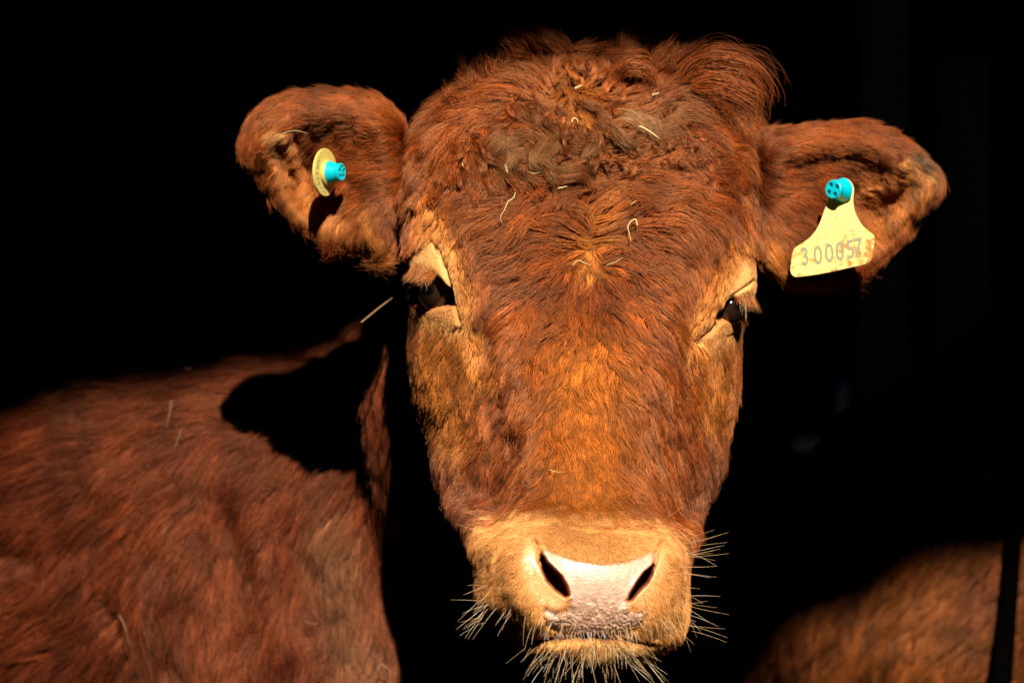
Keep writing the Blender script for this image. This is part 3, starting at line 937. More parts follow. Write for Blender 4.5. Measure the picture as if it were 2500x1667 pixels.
def head_weight(c, n):
    u, v = UV(c)
    w = smooth(0.65, 0.1, n[:, 1]) * (c[:, 1] < 0.22)
    w = w * smooth(-2, 6, poly_sd(u, v, NOSE_PAD) + 0 * u) if False else w
    fr = c[:, 1] < 0.04
    keep = np.ones(len(c))
    keep *= np.where(fr, smooth(1, 8, poly_sd(u, v, NOSE_PAD)), 1)
    for e in (EYE_L, EYE_R): keep *= smooth(2, 6, poly_sd(u, v, e))
    for e in (NOSTRIL_L, NOSTRIL_R): keep *= np.where(fr, smooth(4, 14, poly_sd(u, v, e)), 1)
    for e in (PEACH_L, PEACH_R): keep *= np.where(fr, 0.12 + .88 * smooth(-8, 16, poly_sd(u, v, e)), 1)
    for e in (LID_L, LID_R, LOW_L, LOW_R): keep *= 0.8 + .2 * smooth(-6, 8, poly_sd(u, v, e))
    keep *= 1 + 1.2 * smooth(8, -16, poly_sd(u, v, MUZZLE))
    keep *= 1 - 0.97 * gline(u, v, [(1290,1558),(1430,1553),(1580,1564)], 9)
    return w * keep
def head_clump(p):
    u, v = UV(p)
    return 0.40 + 0.5 * smooth(1000, 600, v) - .15 * smooth(1250, 1300, v) - .45 * smooth(.014, .006, head_len(p))
def head_curl(p, t):
    u, v = UV(p)
    a = smooth(640, 420, v)
    return a * Noise(0.045, 61)(p) * 0.55 * t + 0.15 * N1(p)

import os
FUR = 1.0 if os.environ.get("NOFUR") is None else 0.0
if FUR:
    gen_fur("facial_fur", head_me, head_weight, head_dir, head_len, head_lift, head_color, 16000, 230000, cow, K=7,
            radius=0.00022, clump_fn=head_clump, super_clump=0.45, super_n=0.10, curl_fn=head_curl, frizz=0.07)

    def ear_weight(c, n): return 0.25 + 0.75 * smooth(0.5, 0.0, n[:, 1])
    EDL = field2d([(950,300,-1,-.1),(860,280,-1,-.1),(760,260,-1,.2),(660,290,-.8,.7),(620,350,-.5,1),(630,400,-.2,1),(930,420,-1,.0),(860,400,-1,.05),(870,460,-1,.4),(900,520,-.7,1),
                   (920,600,-.1,1),(800,560,-.4,1),(720,500,-.5,1),(740,400,-.7,.5),(690,350,-.6,.7),(850,590,-.3,1),(670,430,-.5,.9)], 60)
    EDR = field2d([(1880,340,1,-.1),(1980,320,1,-.05),(2080,320,1,.1),(2180,350,1,.5),(2270,420,.5,1),(2290,480,-.3,1),(1880,450,1,.1),(1960,440,1,.15),(1950,540,1,.5),(1880,560,.5,1),
                   (1880,650,.1,1),(1960,640,.4,1),(2060,640,.4,1),(2150,600,.3,1),(2120,480,.8,.3),(2200,440,.8,.5),(2220,530,.3,1),(2060,520,.6,.8)], 60)
    for side, fld in ((-1, EDL), (1, EDR)):
        def ed(p, fld=fld):
            u, v = UV(p); d = fld(u, v)
            return np.column_stack([d[:, 0], 0 * u, -d[:, 1]])
        def el(p, side=side):
            u, v = UV(p)
            low = smooth(520, 620, v) if side < 0 else smooth(560, 670, v)
            return (0.014 + 0.026 * low) * np.exp(0.22 * N2(p))
        gen_fur("ear_fur", ear_me[side], ear_weight, ed, el, lambda p: 0.17 + 0.03 * N2(p), ear_color(side), 7000, 100000, cow, K=6,
                radius=0.00013, clump=0.5, super_clump=0.3, frizz=0.09)

    def body_weight(c, n):
        u, v = UV(c)
        return smooth(0.5, 0.0, n[:, 1]) * ((u > -250) & (u < 1350) & (v < 1900) & (v > 350)) * (c[:, 1] > 0.12)
    BD = field2d([(100,1100,-1,.3),(300,1000,-1,.25),(500,950,-1,.2),(650,880,-1,.25),(300,1200,-.8,.8),(500,1200,-.7,1),(100,1300,-1,.6),(200,1400,-.6,1),(600,1400,-.2,1),(400,1400,-.4,1),
                  (100,1550,-1,.5),(250,1550,-.7,.8),(400,1600,.1,1),(550,1600,-.1,1),(700,1200,-.5,1),(750,1000,-.8,.6),(850,1000,-.4,1),(850,1200,-.4,1),(850,1450,-.1,1),(930,1600,.1,1),(900,850,-.4,1)], 110)
    def bd(p):
        u, v = UV(p); d = BD(u, v)
        return np.column_stack([d[:, 0], 0 * u, -d[:, 1]])
    gen_fur("body_fur", body_me, body_weight, bd, lambda p: 0.030 * np.exp(.15 * N1(p)), lambda p: 0.2 + 0.08 * N2(p), body_color, 9000, 130000, cow, K=6,
            radius=0.00022, clump=0.6, super_clump=0.4, frizz=0.08, mat=M_FUR_BODY)

# ------------------------------------------------------------------ surface lookups for things that stand in or on the coat
def bvh_of(me):
    v3, tr = mesh_arrays(me)
    return BVHTree.FromPolygons(v3.tolist(), tr.tolist())
BVH_COW = bvh_of(cow_me)
CAM = np.array([0, -D, Z0])
def on_coat(u, v, lift=0.0):
    """the point of the cow's skin that the photo shows at (u, v), lifted towards the light"""
    d = P(u, v, 0.0) - CAM; d = d / np.linalg.norm(d)
    hit = BVH_COW.ray_cast(Vector(CAM), Vector(d))
    if hit[0] is None: return None
    return np.array(hit[0]) - d * lift

def lock_hairs(path, n, spread, seed, tip_spread=0.4, K=12, rad=0.0002, frizz=0.0012, twist=0.0, wave=0.0022):
    """n hairs running along one curved lock"""
    r = np.random.default_rng(seed)
    c = catmull(path, K)
    t = np.gradient(c, axis=0); t = unit(t)
    side = unit(np.cross(t, np.array([0, -1.0, 0.001]))); up = np.cross(side, t)
    a = r.uniform(0, 2 * np.pi, n); q = np.sqrt(r.random(n)) * spread
    s = np.linspace(0, 1, K)
    env = (0.55 + 0.9 * np.sin(np.pi * np.clip(s * 1.15, 0, 1)) ** 0.7) * (1 - (1 - tip_spread) * s)
    ang = a[:, None] + twist * s[None]
    pts = c[None] + (q[:, None] * np.cos(ang) * env)[..., None] * side[None] + (q[:, None] * np.sin(ang) * 0.6 * env)[..., None] * up[None]
    cutoff = r.uniform(0.75, 1.0, n)
    tt = np.clip(s[None] * cutoff[:, None], 0, 1) * (K - 1)
    i0 = np.minimum(tt.astype(int), K - 2); f = (tt - i0)[..., None]
    rows = np.arange(n)[:, None]
    pts = pts[rows, i0] * (1 - f) + pts[rows, i0 + 1] * f
    # strands wander in small groups, as curly hair does
    ng = max(2, n // 9); gid = r.integers(0, ng, n)
    ph = r.uniform(0, 2 * np.pi, (ng, 3))[gid]; fr = r.uniform(2.5, 7, (ng, 3))[gid]
    pts = pts + (np.sin(ph[:, None] + fr[:, None] * s[None, :, None]) - np.sin(ph[:, None])) * wave * s[None, :, None] ** .7
    pts = pts + (r.normal(0, 1, (ng, 3))[gid])[:, None] * wave * 1.2 * s[None, :, None] ** 1.5
    wob = r.normal(0, 1, (n, 3))[:, None] * np.linspace(0, 1, K)[None, :, None] ** 2 + 0.25 * np.cumsum(r.normal(0, 1, (n, K, 3)), 1) / K ** .5
    pts = pts + wob * frizz
    rr = rad * r.uniform(.7, 1.2, n)[:, None] * (1 - .75 * s ** 2)[None]
    return pts, rr

if FUR:
    parts = []
    def add_lock(path, n, spread, col, seed, **k):
        pts, rr = lock_hairs(path, n, spread, seed, **k)
        r = np.random.default_rng(seed + 9)
        c = np.asarray(col)[None] * np.exp(r.normal(0, .22, n))[:, None] * math.exp(r.normal(0, .15))
        parts.append((pts, rr, c))
    TOPC = RED * .55 + RED_D * .45
    air = [  # locks standing off the poll: photo points, depth, hairs, spread
     ([(1400,165),(1385,133),(1345,88),(1306,67)], .070, 150, .0050), ([(1380,150),(1350,110),(1330,80),(1290,66)], .066, 90, .0035),
     ([(1345,155),(1323,120),(1294,96),(1261,83),(1232,69)], .075, 140, .0042), ([(1310,160),(1277,137),(1248,118),(1219,114)], .070, 110, .0042),
     ([(1370,150),(1389,133),(1439,122),(1485,108)], .065, 80, .0028), ([(1515,160),(1526,133),(1534,96),(1543,54)], .070, 110, .0035),
     ([(1370,130),(1377,104),(1398,75),(1427,64)], .075, 22, .0014), ([(1500,150),(1545,120),(1558,85)], .075, 30, .002),
     ([(1640,190),(1690,160),(1760,140),(1815,150),(1846,180),(1858,222),(1841,268)], .055, 70, .0095),
     ([(1660,200),(1700,160),(1745,150),(1800,165),(1852,205),(1846,275)], .048, 60, .0100),
     ([(1650,180),(1700,140),(1765,125),(1820,135),(1856,180),(1862,240)], .070, 60, .0085),
     ([(1610,190),(1634,158),(1655,125),(1663,105)], .062, 150, .0055), ([(1630,170),(1665,140),(1700,120),(1730,112)], .070, 120, .0055),
     ([(1590,190),(1600,160),(1625,130),(1640,110)], .062, 110, .0045), ([(1690,210),(1750,200),(1800,215),(1830,250),(1825,290)], .035, 70, .0085),
     ([(1230,200),(1205,175),(1190,150)], .070, 90, .0045), ([(1180,220),(1155,200),(1140,180)], .065, 90, .005), ([(1260,180),(1240,155),(1250,130)], .075, 90, .004),
     ([(1130,250),(1105,235),(1085,225)], .060, 100, .005), ([(1480,165),(1450,130),(1420,115)], .070, 60, .003),
     ([(1590,150),(1560,135),(1520,128),(1480,132)], .060, 130, .0045), ([(1440,150),(1480,125),(1530,118)], .072, 50, .003),
     ([(1500,215),(1505,180),(1530,158),(1570,160),(1590,190),(1570,218)], .040, 220, .0055),
    ]
    for i, (pl, y, n, sp) in enumerate(air):
        base = np.array([P(a, b, y - .012 * math.sin(math.pi * j / (len(pl) - 1))) for j, (a, b) in enumerate(pl)])
        add_lock(base, int(n * 0.75), sp, TOPC, 100 + i, tip_spread=.5, frizz=.0020 if i not in (8, 9, 10, 14) else .0045, wave=.0030 if i not in (8, 9, 10, 14) else .0045)
    r = np.random.default_rng(77)
    for i in range(150):                               # loose flyaway wisps along the poll
        u0 = r.uniform(1120, 1800); v0 = 150 + 70 * ((u0 - 1450) / 350) ** 2 + r.uniform(-5, 35)
        L = r.uniform(30, 85); a = math.radians(-90 + (u0 - 1450) / 330 * 55 + r.normal(0, 38)); bend = r.normal(0, .9)
        pl = []; q = np.array([u0, v0]); 
        for k in range(5):
            pl.append(P(q[0], q[1], .062)); q = q + L / 4 * np.array([math.cos(a), math.sin(a)]); a += bend / 3
        add_lock(np.array(pl), int(r.integers(3, 14)), .0016, TOPC * r.uniform(.8, 1.5), 300 + i, frizz=.003, rad=.00010)
    tuft = lambda pl: [(1150 + x * .2338, 200 + y * .2338) for x, y in pl]
    mats = [
     [(760,560),(520,590),(380,640),(280,740),(240,820)],[(720,620),(560,640),(440,690),(360,760),(390,880)],[(700,680),(560,710),(450,780),(400,900),(430,960)],
     [(690,740),(560,770),(470,840),(450,920)],[(680,590),(480,620),(330,720)],[(650,790),(560,820),(490,880)],[(780,590),(690,700),(660,820),(700,920),(800,1000)],[(860,570),(750,680),(700,800),(760,910),(860,1010)],
     [(930,620),(820,720),(790,830),(860,940),(950,980)],[(740,860),(800,950),(860,1020),(930,1000)],[(930,1010),(1000,930),(1120,890)],[(880,900),(1000,890),(1110,900),(1190,830)],
     [(1110,900),(1210,800),(1290,720),(1420,610)],[(1400,320),(1440,440),(1560,560),(1680,640),(1790,750)],[(1440,480),(1540,600),(1660,680),(1780,760)],
     [(1600,380),(1760,360),(1880,420),(1950,540),(1990,650)],[(1500,300),(1650,330),(1810,420),(1900,560)],[(1480,420),(1640,400),(1800,480),(1930,600)],
     [(950,440),(980,540),(950,650)],[(1000,420),(1050,520),(1020,620)],[(1220,430),(1300,560),(1390,620)],[(1250,420),(1350,480),(1410,570)],[(1150,520),(1120,600),(1200,660)],
     [(600,180),(700,300),(830,400)],[(850,200),(930,320),(1010,390)],[(430,210),(500,330),(650,450)],[(700,380),(800,430),(900,420)],[(1050,250),(1180,230),(1310,280),(1390,370)],
     [(1000,640),(1150,650),(1300,690)],[(1150,700),(1080,800),(1000,860)],[(950,700),(1050,760),(1150,760)],[(420,430),(300,520),(200,620),(150,760)],[(480,480),(360,540),(260,640),(200,780)],
     [(900,1080),(940,980),(1040,930),(1160,940),(1240,1000)],[(880,1100),(960,1030),(1080,1000),(1200,1060)],[(1200,300),(1340,300),(1430,420),(1420,540)],[(560,250),(640,340),(700,440),(690,540)],
     [(1300,760),(1290,860),(1270,980)],[(620,850),(540,900),(520,960)],
    ]
    r = np.random.default_rng(5)
    for i, pl in enumerate(mats * 2):
        jit = 0 if i < len(mats) else 1
        pp = []
        qs = [np.array(q) + (r.normal(0, 26, 2) if jit else 0) for q in pl]
        for j, (a, b) in enumerate(tuft(qs)):
            f = j / (len(pl) - 1)
            q = on_coat(a, b, .009 + .014 * math.sin(math.pi * f) - .004 * f)
            if q is not None: pp.append(q)
        dull = MATB if 5 < i % len(mats) < 15 or i % len(mats) < 4 else MATB * .5 + RED_D * .6
        if i % len(mats) in (15, 16, 17): dull = np.array([.30, .15, .07])
        if len(pp) > 2: add_lock(np.array(pp), 130, .0018 + .0012 * r.random(), dull, 600 + i, tip_spread=.3, frizz=.0015 if not jit else .003, rad=.00014, wave=.0005 if not jit else .0014)
    for i in range(420):                               # tousled tufts over the whole crown
        u0 = r.uniform(1040, 1810); v0 = r.uniform(165, 470)
        if v0 < 165 + 150 * ((u0 - 1440) / 400) ** 2 or (v0 > 400 and 1180 < u0 < 1700): continue
        d = HEAD_DIR(np.array([u0]), np.array([v0]))[0]
        a = math.atan2(d[1], d[0]) + r.normal(0, .65); L = r.uniform(35, 80); bend = r.normal(0, 1.5)
        q = np.array([u0, v0]); pl = []
        for k in range(6):
            w_ = on_coat(q[0], q[1], .006 + .013 * math.sin(math.pi * (k / 5) ** .8))
            if w_ is not None: pl.append(w_)
            q = q + L / 5 * np.array([math.cos(a), math.sin(a)]); a += bend / 5
        if len(pl) == 6:
            c_ = head_color(np.array([pl[0]]))[0]
            add_lock(np.array(pl), int(r.integers(12, 46)), r.uniform(.0009, .0022), c_ * r.uniform(.7, 1.25), 2000 + i, tip_spread=.2, frizz=.0012, rad=.00018, wave=.0013)
    def merge(parts):
        K = parts[0][0].shape[1]
        return (np.concatenate([p[0] for p in parts]), np.concatenate([p[1] for p in parts]), np.concatenate([np.clip(p[2], .004, .9) for p in parts]))
    P_, R_, C_ = merge(parts)
    fl = make_curves("forelock", P_, R_, C_, cow)
    fl["label"] = "tousled curls with a dull brown matted clump"

# ------------------------------------------------------------------ whiskers and lashes
def strand_set(name, roots, K=7, parent=cow, mat=None):
    """roots: (point, photo-plane vector px, towards camera m, bend px, radius, colour)"""
    pts, rr, cc = [], [], []
    for q, (dx, dy), out, (bx, by), rad, col in roots:
        u, v = UV(q); y = q[1]
        row = []
        for k in range(K):
            t = k / (K - 1)
            row.append(P(u + dx * t + bx * t * t, v + dy * t + by * t * t, y - out * (1.6 * t - .6 * t * t)))
        pts.append(row); rr.append([rad * (1 - .75 * (k / (K - 1)) ** 1.5) for k in range(K)]); cc.append(col)
    return make_curves(name, np.array(pts), np.array(rr), np.array(cc), parent, mat or M_WHISKER)

r = np.random.default_rng(21)
wk = []
PALE = [np.array([.72,.42,.17]), np.array([.80,.56,.32]), np.array([.62,.32,.10]), np.array([.85,.68,.50])]
def whisk(u, v, du, dv, out=.012, rad=.00020, col=None, bend=None):
    q = on_coat(u, v)
    if q is None: return
    wk.append((q, (du, dv), out, bend or (r.normal(0, 8), r.normal(4, 8)), rad, col if col is not None else PALE[r.integers(0, 4)] * r.uniform(.7, 1.1)))
for i in range(150):                                       # chin
    u = r.uniform(1285, 1595); v = r.uniform(1572, 1625)
    a = (u - 1435) / 150; L = 14 + 90 * r.random() ** 2.2
    d = np.array([a * .95 + r.normal(0, .22), 1 - .35 * abs(a)]); d /= np.linalg.norm(d)
    whisk(u, v, *(d * L), out=r.uniform(0, .02), rad=r.uniform(.00009, .00015))
for i in range(60):                                        # edge of the upper lip
    u = r.uniform(1185, 1670); v = 1530 + r.uniform(-24, 8) - 0.0008 * (u - 1435) ** 2 * (1 if u < 1435 else .6)
    a = (u - 1435) / 230; L = r.uniform(35, 100) * (.4 + .6 * abs(a))
    d = np.array([a * .8 + r.normal(0, .2), .9]); d /= np.linalg.norm(d)
    whisk(u, v, *(d * L), out=r.uniform(.004, .018), rad=r.uniform(.00009, .00015))
for i in range(44):
    u = r.uniform(1325, 1560); whisk(u, 1541 + r.uniform(-4, 4), r.normal(0, 2.5), r.uniform(12, 26), .004, .00013, np.array([.62,.55,.48]) * r.uniform(.7, 1))
for i in range(30):                                        # right of the muzzle
    v = r.uniform(1310, 1540); whisk(r.uniform(1640, 1682), v, r.uniform(35, 120), (v - 1390) * .22 + r.normal(0, 14), .010, .00012)
for i in range(20):                                        # left of the muzzle
    v = r.uniform(1385, 1540); whisk(r.uniform(1158, 1200), v, -r.uniform(25, 75), 20 + r.normal(0, 22), .010, .00012)
for q, d, b in (((1262,1312),(-60,14),(-90,-48)), ((1240,1326),(-28,-12),(-18,-14)), ((1246,1282),(-10,-20),(-6,-12)), ((1260,1292),(-24,-14),(-8,-6)), ((1230,1310),(-14,-18),(-8,-10)),
                ((1612,1275),(30,-22),(34,-22)), ((1626,1270),(8,-18),(4,-14)), ((1636,1312),(30,-6),(30,-26)), ((1640,1326),(34,-8),(24,-26)), ((1636,1302),(30,-4),(6,-1)),
                ((1185,1430),(-36,-6),(-8,4)), ((1200,1375),(-18,-6),(-10,-8))):
    whisk(*q, *d, out=.012, rad=.00015, bend=b, col=np.array([.72,.40,.15]))
strand_set("whiskers", wk)

for ei, (A, B, n, dirs, cols) in enumerate(((C4([(205,690),(300,735),(400,775)]), None, 240, (-16, 34), 0), (C5([(880,785),(980,790),(1085,770)]), None, 200, (10, 34), 0))):
    ls = []
    line = catmull(A, 40)
    for i in range(n):
        t = r.random(); q2 = line[int(t * 39)]
        q = on_coat(q2[0] + r.normal(0, 2), q2[1] + r.normal(0, 3), .001)
        if q is None: continue
        L = r.uniform(.6, 1.1) * (1.15 - .5 * t if ei == 0 else .55 + .6 * t)
        col = np.array([.46, .14, .035]) * r.uniform(.5, 1.3) if r.random() < .85 else np.array([.65, .36, .16])
        ls.append((q, (dirs[0] * L + r.normal(0, 4), dirs[1] * L + r.normal(0, 4)), .010, (dirs[0] * .5 + r.normal(0, 3), r.normal(0, 3)), .00008, col))
    for i in range(4):
        q2 = line[r.integers(4, 24)]; q = on_coat(q2[0], q2[1], .001)
        if q is not None: ls.append((q, (r.normal(0, 4), 46 + r.normal(0, 8)), .010, (r.normal(2, 3), 0), 0.00011, np.array([.8, .75, .68])))
    strand_set("eyelashes", ls, mat=M_FUR)

# ------------------------------------------------------------------ eyes
m_eye, t_, b_ = mat_new("eye_wet_dark"); b_.inputs["Base Color"].default_value = (.020, .010, .007, 1); b_.inputs["Roughness"].default_value = .06
b_.inputs["Coat Weight"].default_value = .6
m_pup, t_, b_ = mat_new("eye_pupil"); b_.inputs["Base Color"].default_value = (.004, .005, .010, 1); b_.inputs["Roughness"].default_value = .04
def sphere(name, c, r_, mat, parent, scale=(1, 1, 1), rot=None):
    bm = bmesh.new(); bmesh.ops.create_uvsphere(bm, u_segments=48, v_segments=32, radius=r_)
    me = bpy.data.meshes.new(name)
    M = Matrix.Translation(Vector(c)) @ (rot or Matrix.Identity(4)) @ Matrix.Diagonal((*scale, 1))
    bm.transform(M); bm.to_mesh(me); bm.free()
    return link(name, me, parent, mat)
for (u, v, y, r_, sx) in ((1072, 714, .005, .0180, -1), (1781, 752, .022, .0150, 1)):
    c = P(u, v, y)
    e = sphere("eye", c, r_, m_eye, cow)
    n_ = unit(np.array([sx * .62, -1.0, .12]))
    rot = Vector(n_).to_track_quat('Y', 'Z').to_matrix().to_4x4()
    sphere("pupil", c + n_ * r_ * .42, r_ * .62, m_pup, e, (1, 1, .8), rot)

# ------------------------------------------------------------------ ear tags
def plastic(name, col, dirt=None, rough=.4):
    m, t, b = mat_new(name)
    b.inputs["Roughness"].default_value = rough
    tc = t.nodes.new("ShaderNodeTexCoord")
    nz = t.nodes.new("ShaderNodeTexNoise"); nz.inputs["Scale"].default_value = 170; nz.inputs["Detail"].default_value = 6; nz.inputs["Roughness"].default_value = .65
    t.links.new(tc.outputs["Object"], nz.inputs["Vector"])
    mx = t.nodes.new("ShaderNodeMix"); mx.data_type = 'RGBA'
    mx.inputs[6].default_value = (*col, 1); mx.inputs[7].default_value = (*(dirt or [c * .6 for c in col]), 1)
    if dirt:
        sp = t.nodes.new("ShaderNodeSeparateXYZ"); t.links.new(tc.outputs["Object"], sp.inputs[0])
        mz = t.nodes.new("ShaderNodeMapRange"); mz.inputs[1].default_value = -.030; mz.inputs[2].default_value = -.055; mz.inputs[3].default_value = 0; mz.inputs[4].default_value = .22
        mxx = t.nodes.new("ShaderNodeMapRange"); mxx.inputs[1].default_value = -.020; mxx.inputs[2].default_value = .022; mxx.inputs[3].default_value = .3; mxx.inputs[4].default_value = 1
        t.links.new(sp.outputs[2], mz.inputs[0]); t.links.new(sp.outputs[0], mxx.inputs[0])
        mu = t.nodes.new("ShaderNodeMath"); mu.operation = 'MULTIPLY'; t.links.new(mz.outputs[0], mu.inputs[0]); t.links.new(mxx.outputs[0], mu.inputs[1])
        ad = t.nodes.new("ShaderNodeMath"); ad.operation = 'ADD'; t.links.new(nz.outputs[0], ad.inputs[0]); t.links.new(mu.outputs[0], ad.inputs[1])
        mr = t.nodes.new("ShaderNodeMapRange"); mr.inputs[1].default_value = .57; mr.inputs[2].default_value = .72
        t.links.new(ad.outputs[0], mr.inputs[0]); t.links.new(mr.outputs[0], mx.inputs[0])
    else:
        mr = t.nodes.new("ShaderNodeMapRange"); mr.inputs[1].default_value = .55; mr.inputs[2].default_value = .9
        t.links.new(nz.outputs[0], mr.inputs[0]); t.links.new(mr.outputs[0], mx.inputs[0])
    t.links.new(mx.outputs[2], b.inputs["Base Color"])
    return m
M_TAG = plastic("yellow_tag_plastic", (.80, .65, .22), (.40, .18, .04), .38)
M_TAG2 = plastic("yellow_button_plastic", (.68, .54, .15), None, .38)
M_STUD = plastic("cyan_stud_plastic", (.0, .50, .66), None, .3)
M_INK, t_, b_ = mat_new("printed_ink"); b_.inputs["Base Color"].default_value = (.26, .25, .16, 1); b_.inputs["Roughness"].default_value = .7
M_INK2, t_, b_ = mat_new("faded_ink"); b_.inputs["Base Color"].default_value = (.42, .40, .22, 1); b_.inputs["Roughness"].default_value = .7
M_HOLE, t_, b_ = mat_new("dark_hole"); b_.inputs["Base Color"].default_value = (.02, .02, .02, 1)

def frame_matrix(origin, normal, up=(0, 0, 1)):
    """local x right, y up, z out of the face"""
    z = Vector(normal).normalized(); x = Vector(up).cross(z).normalized(); y = z.cross(x)
    M = Matrix((x, y, z)).transposed().to_4x4(); M.translation = Vector(origin)
    return M

def extruded(name, pts2, h0, h1, mat, parent, M, bev=.0004):
    bm = bmesh.new()
    vs = [bm.verts.new((x, y, h0)) for x, y in pts2]
    f = bm.faces.new(vs)
    r_ = bmesh.ops.extrude_face_region(bm, geom=[f])
    for g_ in r_["geom"]:
        if isinstance(g_, bmesh.types.BMVert): g_.co.z = h1
    bmesh.ops.recalc_face_normals(bm, faces=bm.faces)
    if bev:
        ed = [e for e in bm.edges if abs(e.verts[0].co.z - e.verts[1].co.z) < 1e-7]
        bmesh.ops.bevel(bm, geom=ed, offset=bev, segments=2, affect='EDGES')
    bmesh.ops.triangulate(bm, faces=[f for f in bm.faces if len(f.verts) > 4])
    bm.transform(M)
    me = bpy.data.meshes.new(name); bm.to_mesh(me); bm.free()
    return link(name, me, parent, mat, False)

def lettering(name, body, size, M, mat, parent, shear=0.0, offset=0.0):
    cu = bpy.data.curves.new(name, 'FONT'); cu.body = body; cu.size = size; cu.align_x = 'CENTER'; cu.align_y = 'CENTER'
    cu.extrude = .00012; cu.shear = shear; cu.offset = offset; cu.resolution_u = 6
    o = bpy.data.objects.new(name, cu); COL.objects.link(o)
    dg = bpy.context.evaluated_depsgraph_get()
    me = bpy.data.meshes.new_from_object(o.evaluated_get(dg), depsgraph=dg)
    bpy.data.objects.remove(o)
    me.transform(M); me.materials.clear()
    return link(name, me, parent, mat, False)

def stud(parent, base, axis, r0, r1, length, nh, loc):
    """tapered hollow stud with round holes in its end"""
    M = frame_matrix(base, axis)
    bm = bmesh.new()
    prof = [(0, 0), (r0 * 1.08, 0), (r0 * 1.02, length * .12), (r1 * 1.0, length * .65), (r1 * 1.05, length * .93), (r1 * .93, length), (0, length)]
    n = 40
    rings = []
    for rr_, zz in prof:
        rings.append([bm.verts.new((rr_ * math.cos(2 * math.pi * k / n), rr_ * math.sin(2 * math.pi * k / n), zz)) for k in range(n)] if rr_ > 0 else [bm.verts.new((0, 0, zz))])
    for a_, b_ in zip(rings[:-1], rings[1:]):
        for k in range(n):
            if len(a_) == 1: bm.faces.new((a_[0], b_[(k + 1) % n], b_[k]))
            elif len(b_) == 1: bm.faces.new((a_[k], a_[(k + 1) % n], b_[0]))
            else: bm.faces.new((a_[k], a_[(k + 1) % n], b_[(k + 1) % n], b_[k]))
    bmesh.ops.recalc_face_normals(bm, faces=bm.faces)
    me = bpy.data.meshes.new("stud"); bm.to_mesh(me); bm.free()
    cut = bmesh.new()
    for k in range(nh):
        a = 2 * math.pi * (k + .3) / nh
        bmesh.ops.create_cone(cut, cap_ends=True, segments=20, radius1=r1 * .27, radius2=r1 * .27, depth=length * .8,
                              matrix=Matrix.Translation((r1 * .58 * math.cos(a), r1 * .58 * math.sin(a), length * .85)))
    mc = bpy.data.meshes.new("cut"); cut.to_mesh(mc); cut.free()
    oa = bpy.data.objects.new("a", me); ob = bpy.data.objects.new("b", mc); COL.objects.link(oa); COL.objects.link(ob)
    md = oa.modifiers.new("b", 'BOOLEAN'); md.operation = 'DIFFERENCE'; md.object = ob; md.solver = 'EXACT'
    dg = bpy.context.evaluated_depsgraph_get()
    out = bpy.data.meshes.new_from_object(oa.evaluated_get(dg), depsgraph=dg)
    bpy.data.objects.remove(oa); bpy.data.objects.remove(ob)
    out.materials.clear(); out.transform(Matrix.Translation(-Vector(loc)) @ M)
    o = link("stud", out, parent, M_STUD, False)
    return o

# the big tag: numbers and a crown on a flared plate
TO = P(2065, 462, .052)
bt_ = bpy.data.objects.new("ear_tag", None); COL.objects.link(bt_); bt_.location = TO
tag(bt_, "flared yellow plastic ear tag printed 300057 hanging in the right-hand ear", "ear tag", "yellow and cyan ear tags")
C9 = lambda pts: [(1900 + x * .1722, 420 + y * .1722) for x, y in pts]
plate = C9([(840,110),(900,88),(965,95),(1030,140),(1068,215),(1072,290),(1062,400),(1080,540),(1130,660),(1200,765),(1280,840),(1335,880),(1362,920),(1362,1000),(1350,1110),
            (1325,1210),(1285,1265),(1220,1298),(1000,1350),(620,1430),(270,1478),(215,1460),(185,1410),(180,1340),(195,1200),(215,1110),(260,1060),(340,1010),(450,930),(540,820),
            (600,700),(650,560),(700,430),(740,300),(790,160)])
nrm_t = Vector((-.10, -1, .05)).normalized()
MT = frame_matrix((0, 0, 0), nrm_t)
MTi = MT.inverted()
def to_plate(u, v):
    # where the ray through (u, v) meets the plate's plane, in plate coordinates
    d = P(u, v, 0.0) - CAM; t = ((Vector(TO) - Vector(CAM)).dot(nrm_t)) / Vector(d).dot(nrm_t)
    return MTi @ (Vector(CAM + d * t) - Vector(TO))
pl2 = [tuple(to_plate(u, v)[:2]) for u, v in plate]
pl2 = [tuple(x) for x in catmull(pl2, 140, True)]
pt = extruded("plate", pl2, -.0010, .0008, M_TAG, bt_, MT, .0003)
extruded("raised_rim", [tuple(x) for x in catmull([tuple(to_plate(u, v)[:2]) for u, v in C9([(175,1330),(178,1420),(225,1478),(300,1484),(640,1436),(1010,1356),(1235,1305),(1300,1270),(1335,1215),(1340,1190),
            (1308,1200),(1270,1240),(1210,1270),(1000,1325),(620,1405),(280,1452),(230,1440),(205,1400),(200,1335)])], 120, True)], -.0011, .0014, M_TAG, pt, MT, 0)
def text_on(body, u, v, size, ang, mat, name="lettering", **k):
    q = to_plate(u, v)
    return lettering(name, body, size, MT @ Matrix.Translation((q[0], q[1], .00095)) @ Matrix.Rotation(math.radians(ang), 4, 'Z') @ Matrix.Diagonal((k.pop("sx", 1), 1, 1, 1)), mat, pt, **k)
for ch, x, y, sz in (("3", 370, 1210, .0215), ("0", 555, 1195, .0225), ("0", 715, 1165, .0225), ("0", 865, 1140, .0225), ("5", 1015, 1110, .0225), ("7", 1120, 1085, .0225)):
    u, v = C9([(x, y)])[0]
    text_on(ch, u, v, sz, 9, M_INK, name="numeral", sx=.72, shear=.12, offset=.00035)
u, v = C9([(850, 890)])[0]; text_on("UK 115151", u, v, .0068, 10, M_INK2, sx=1.15, offset=-.00012)
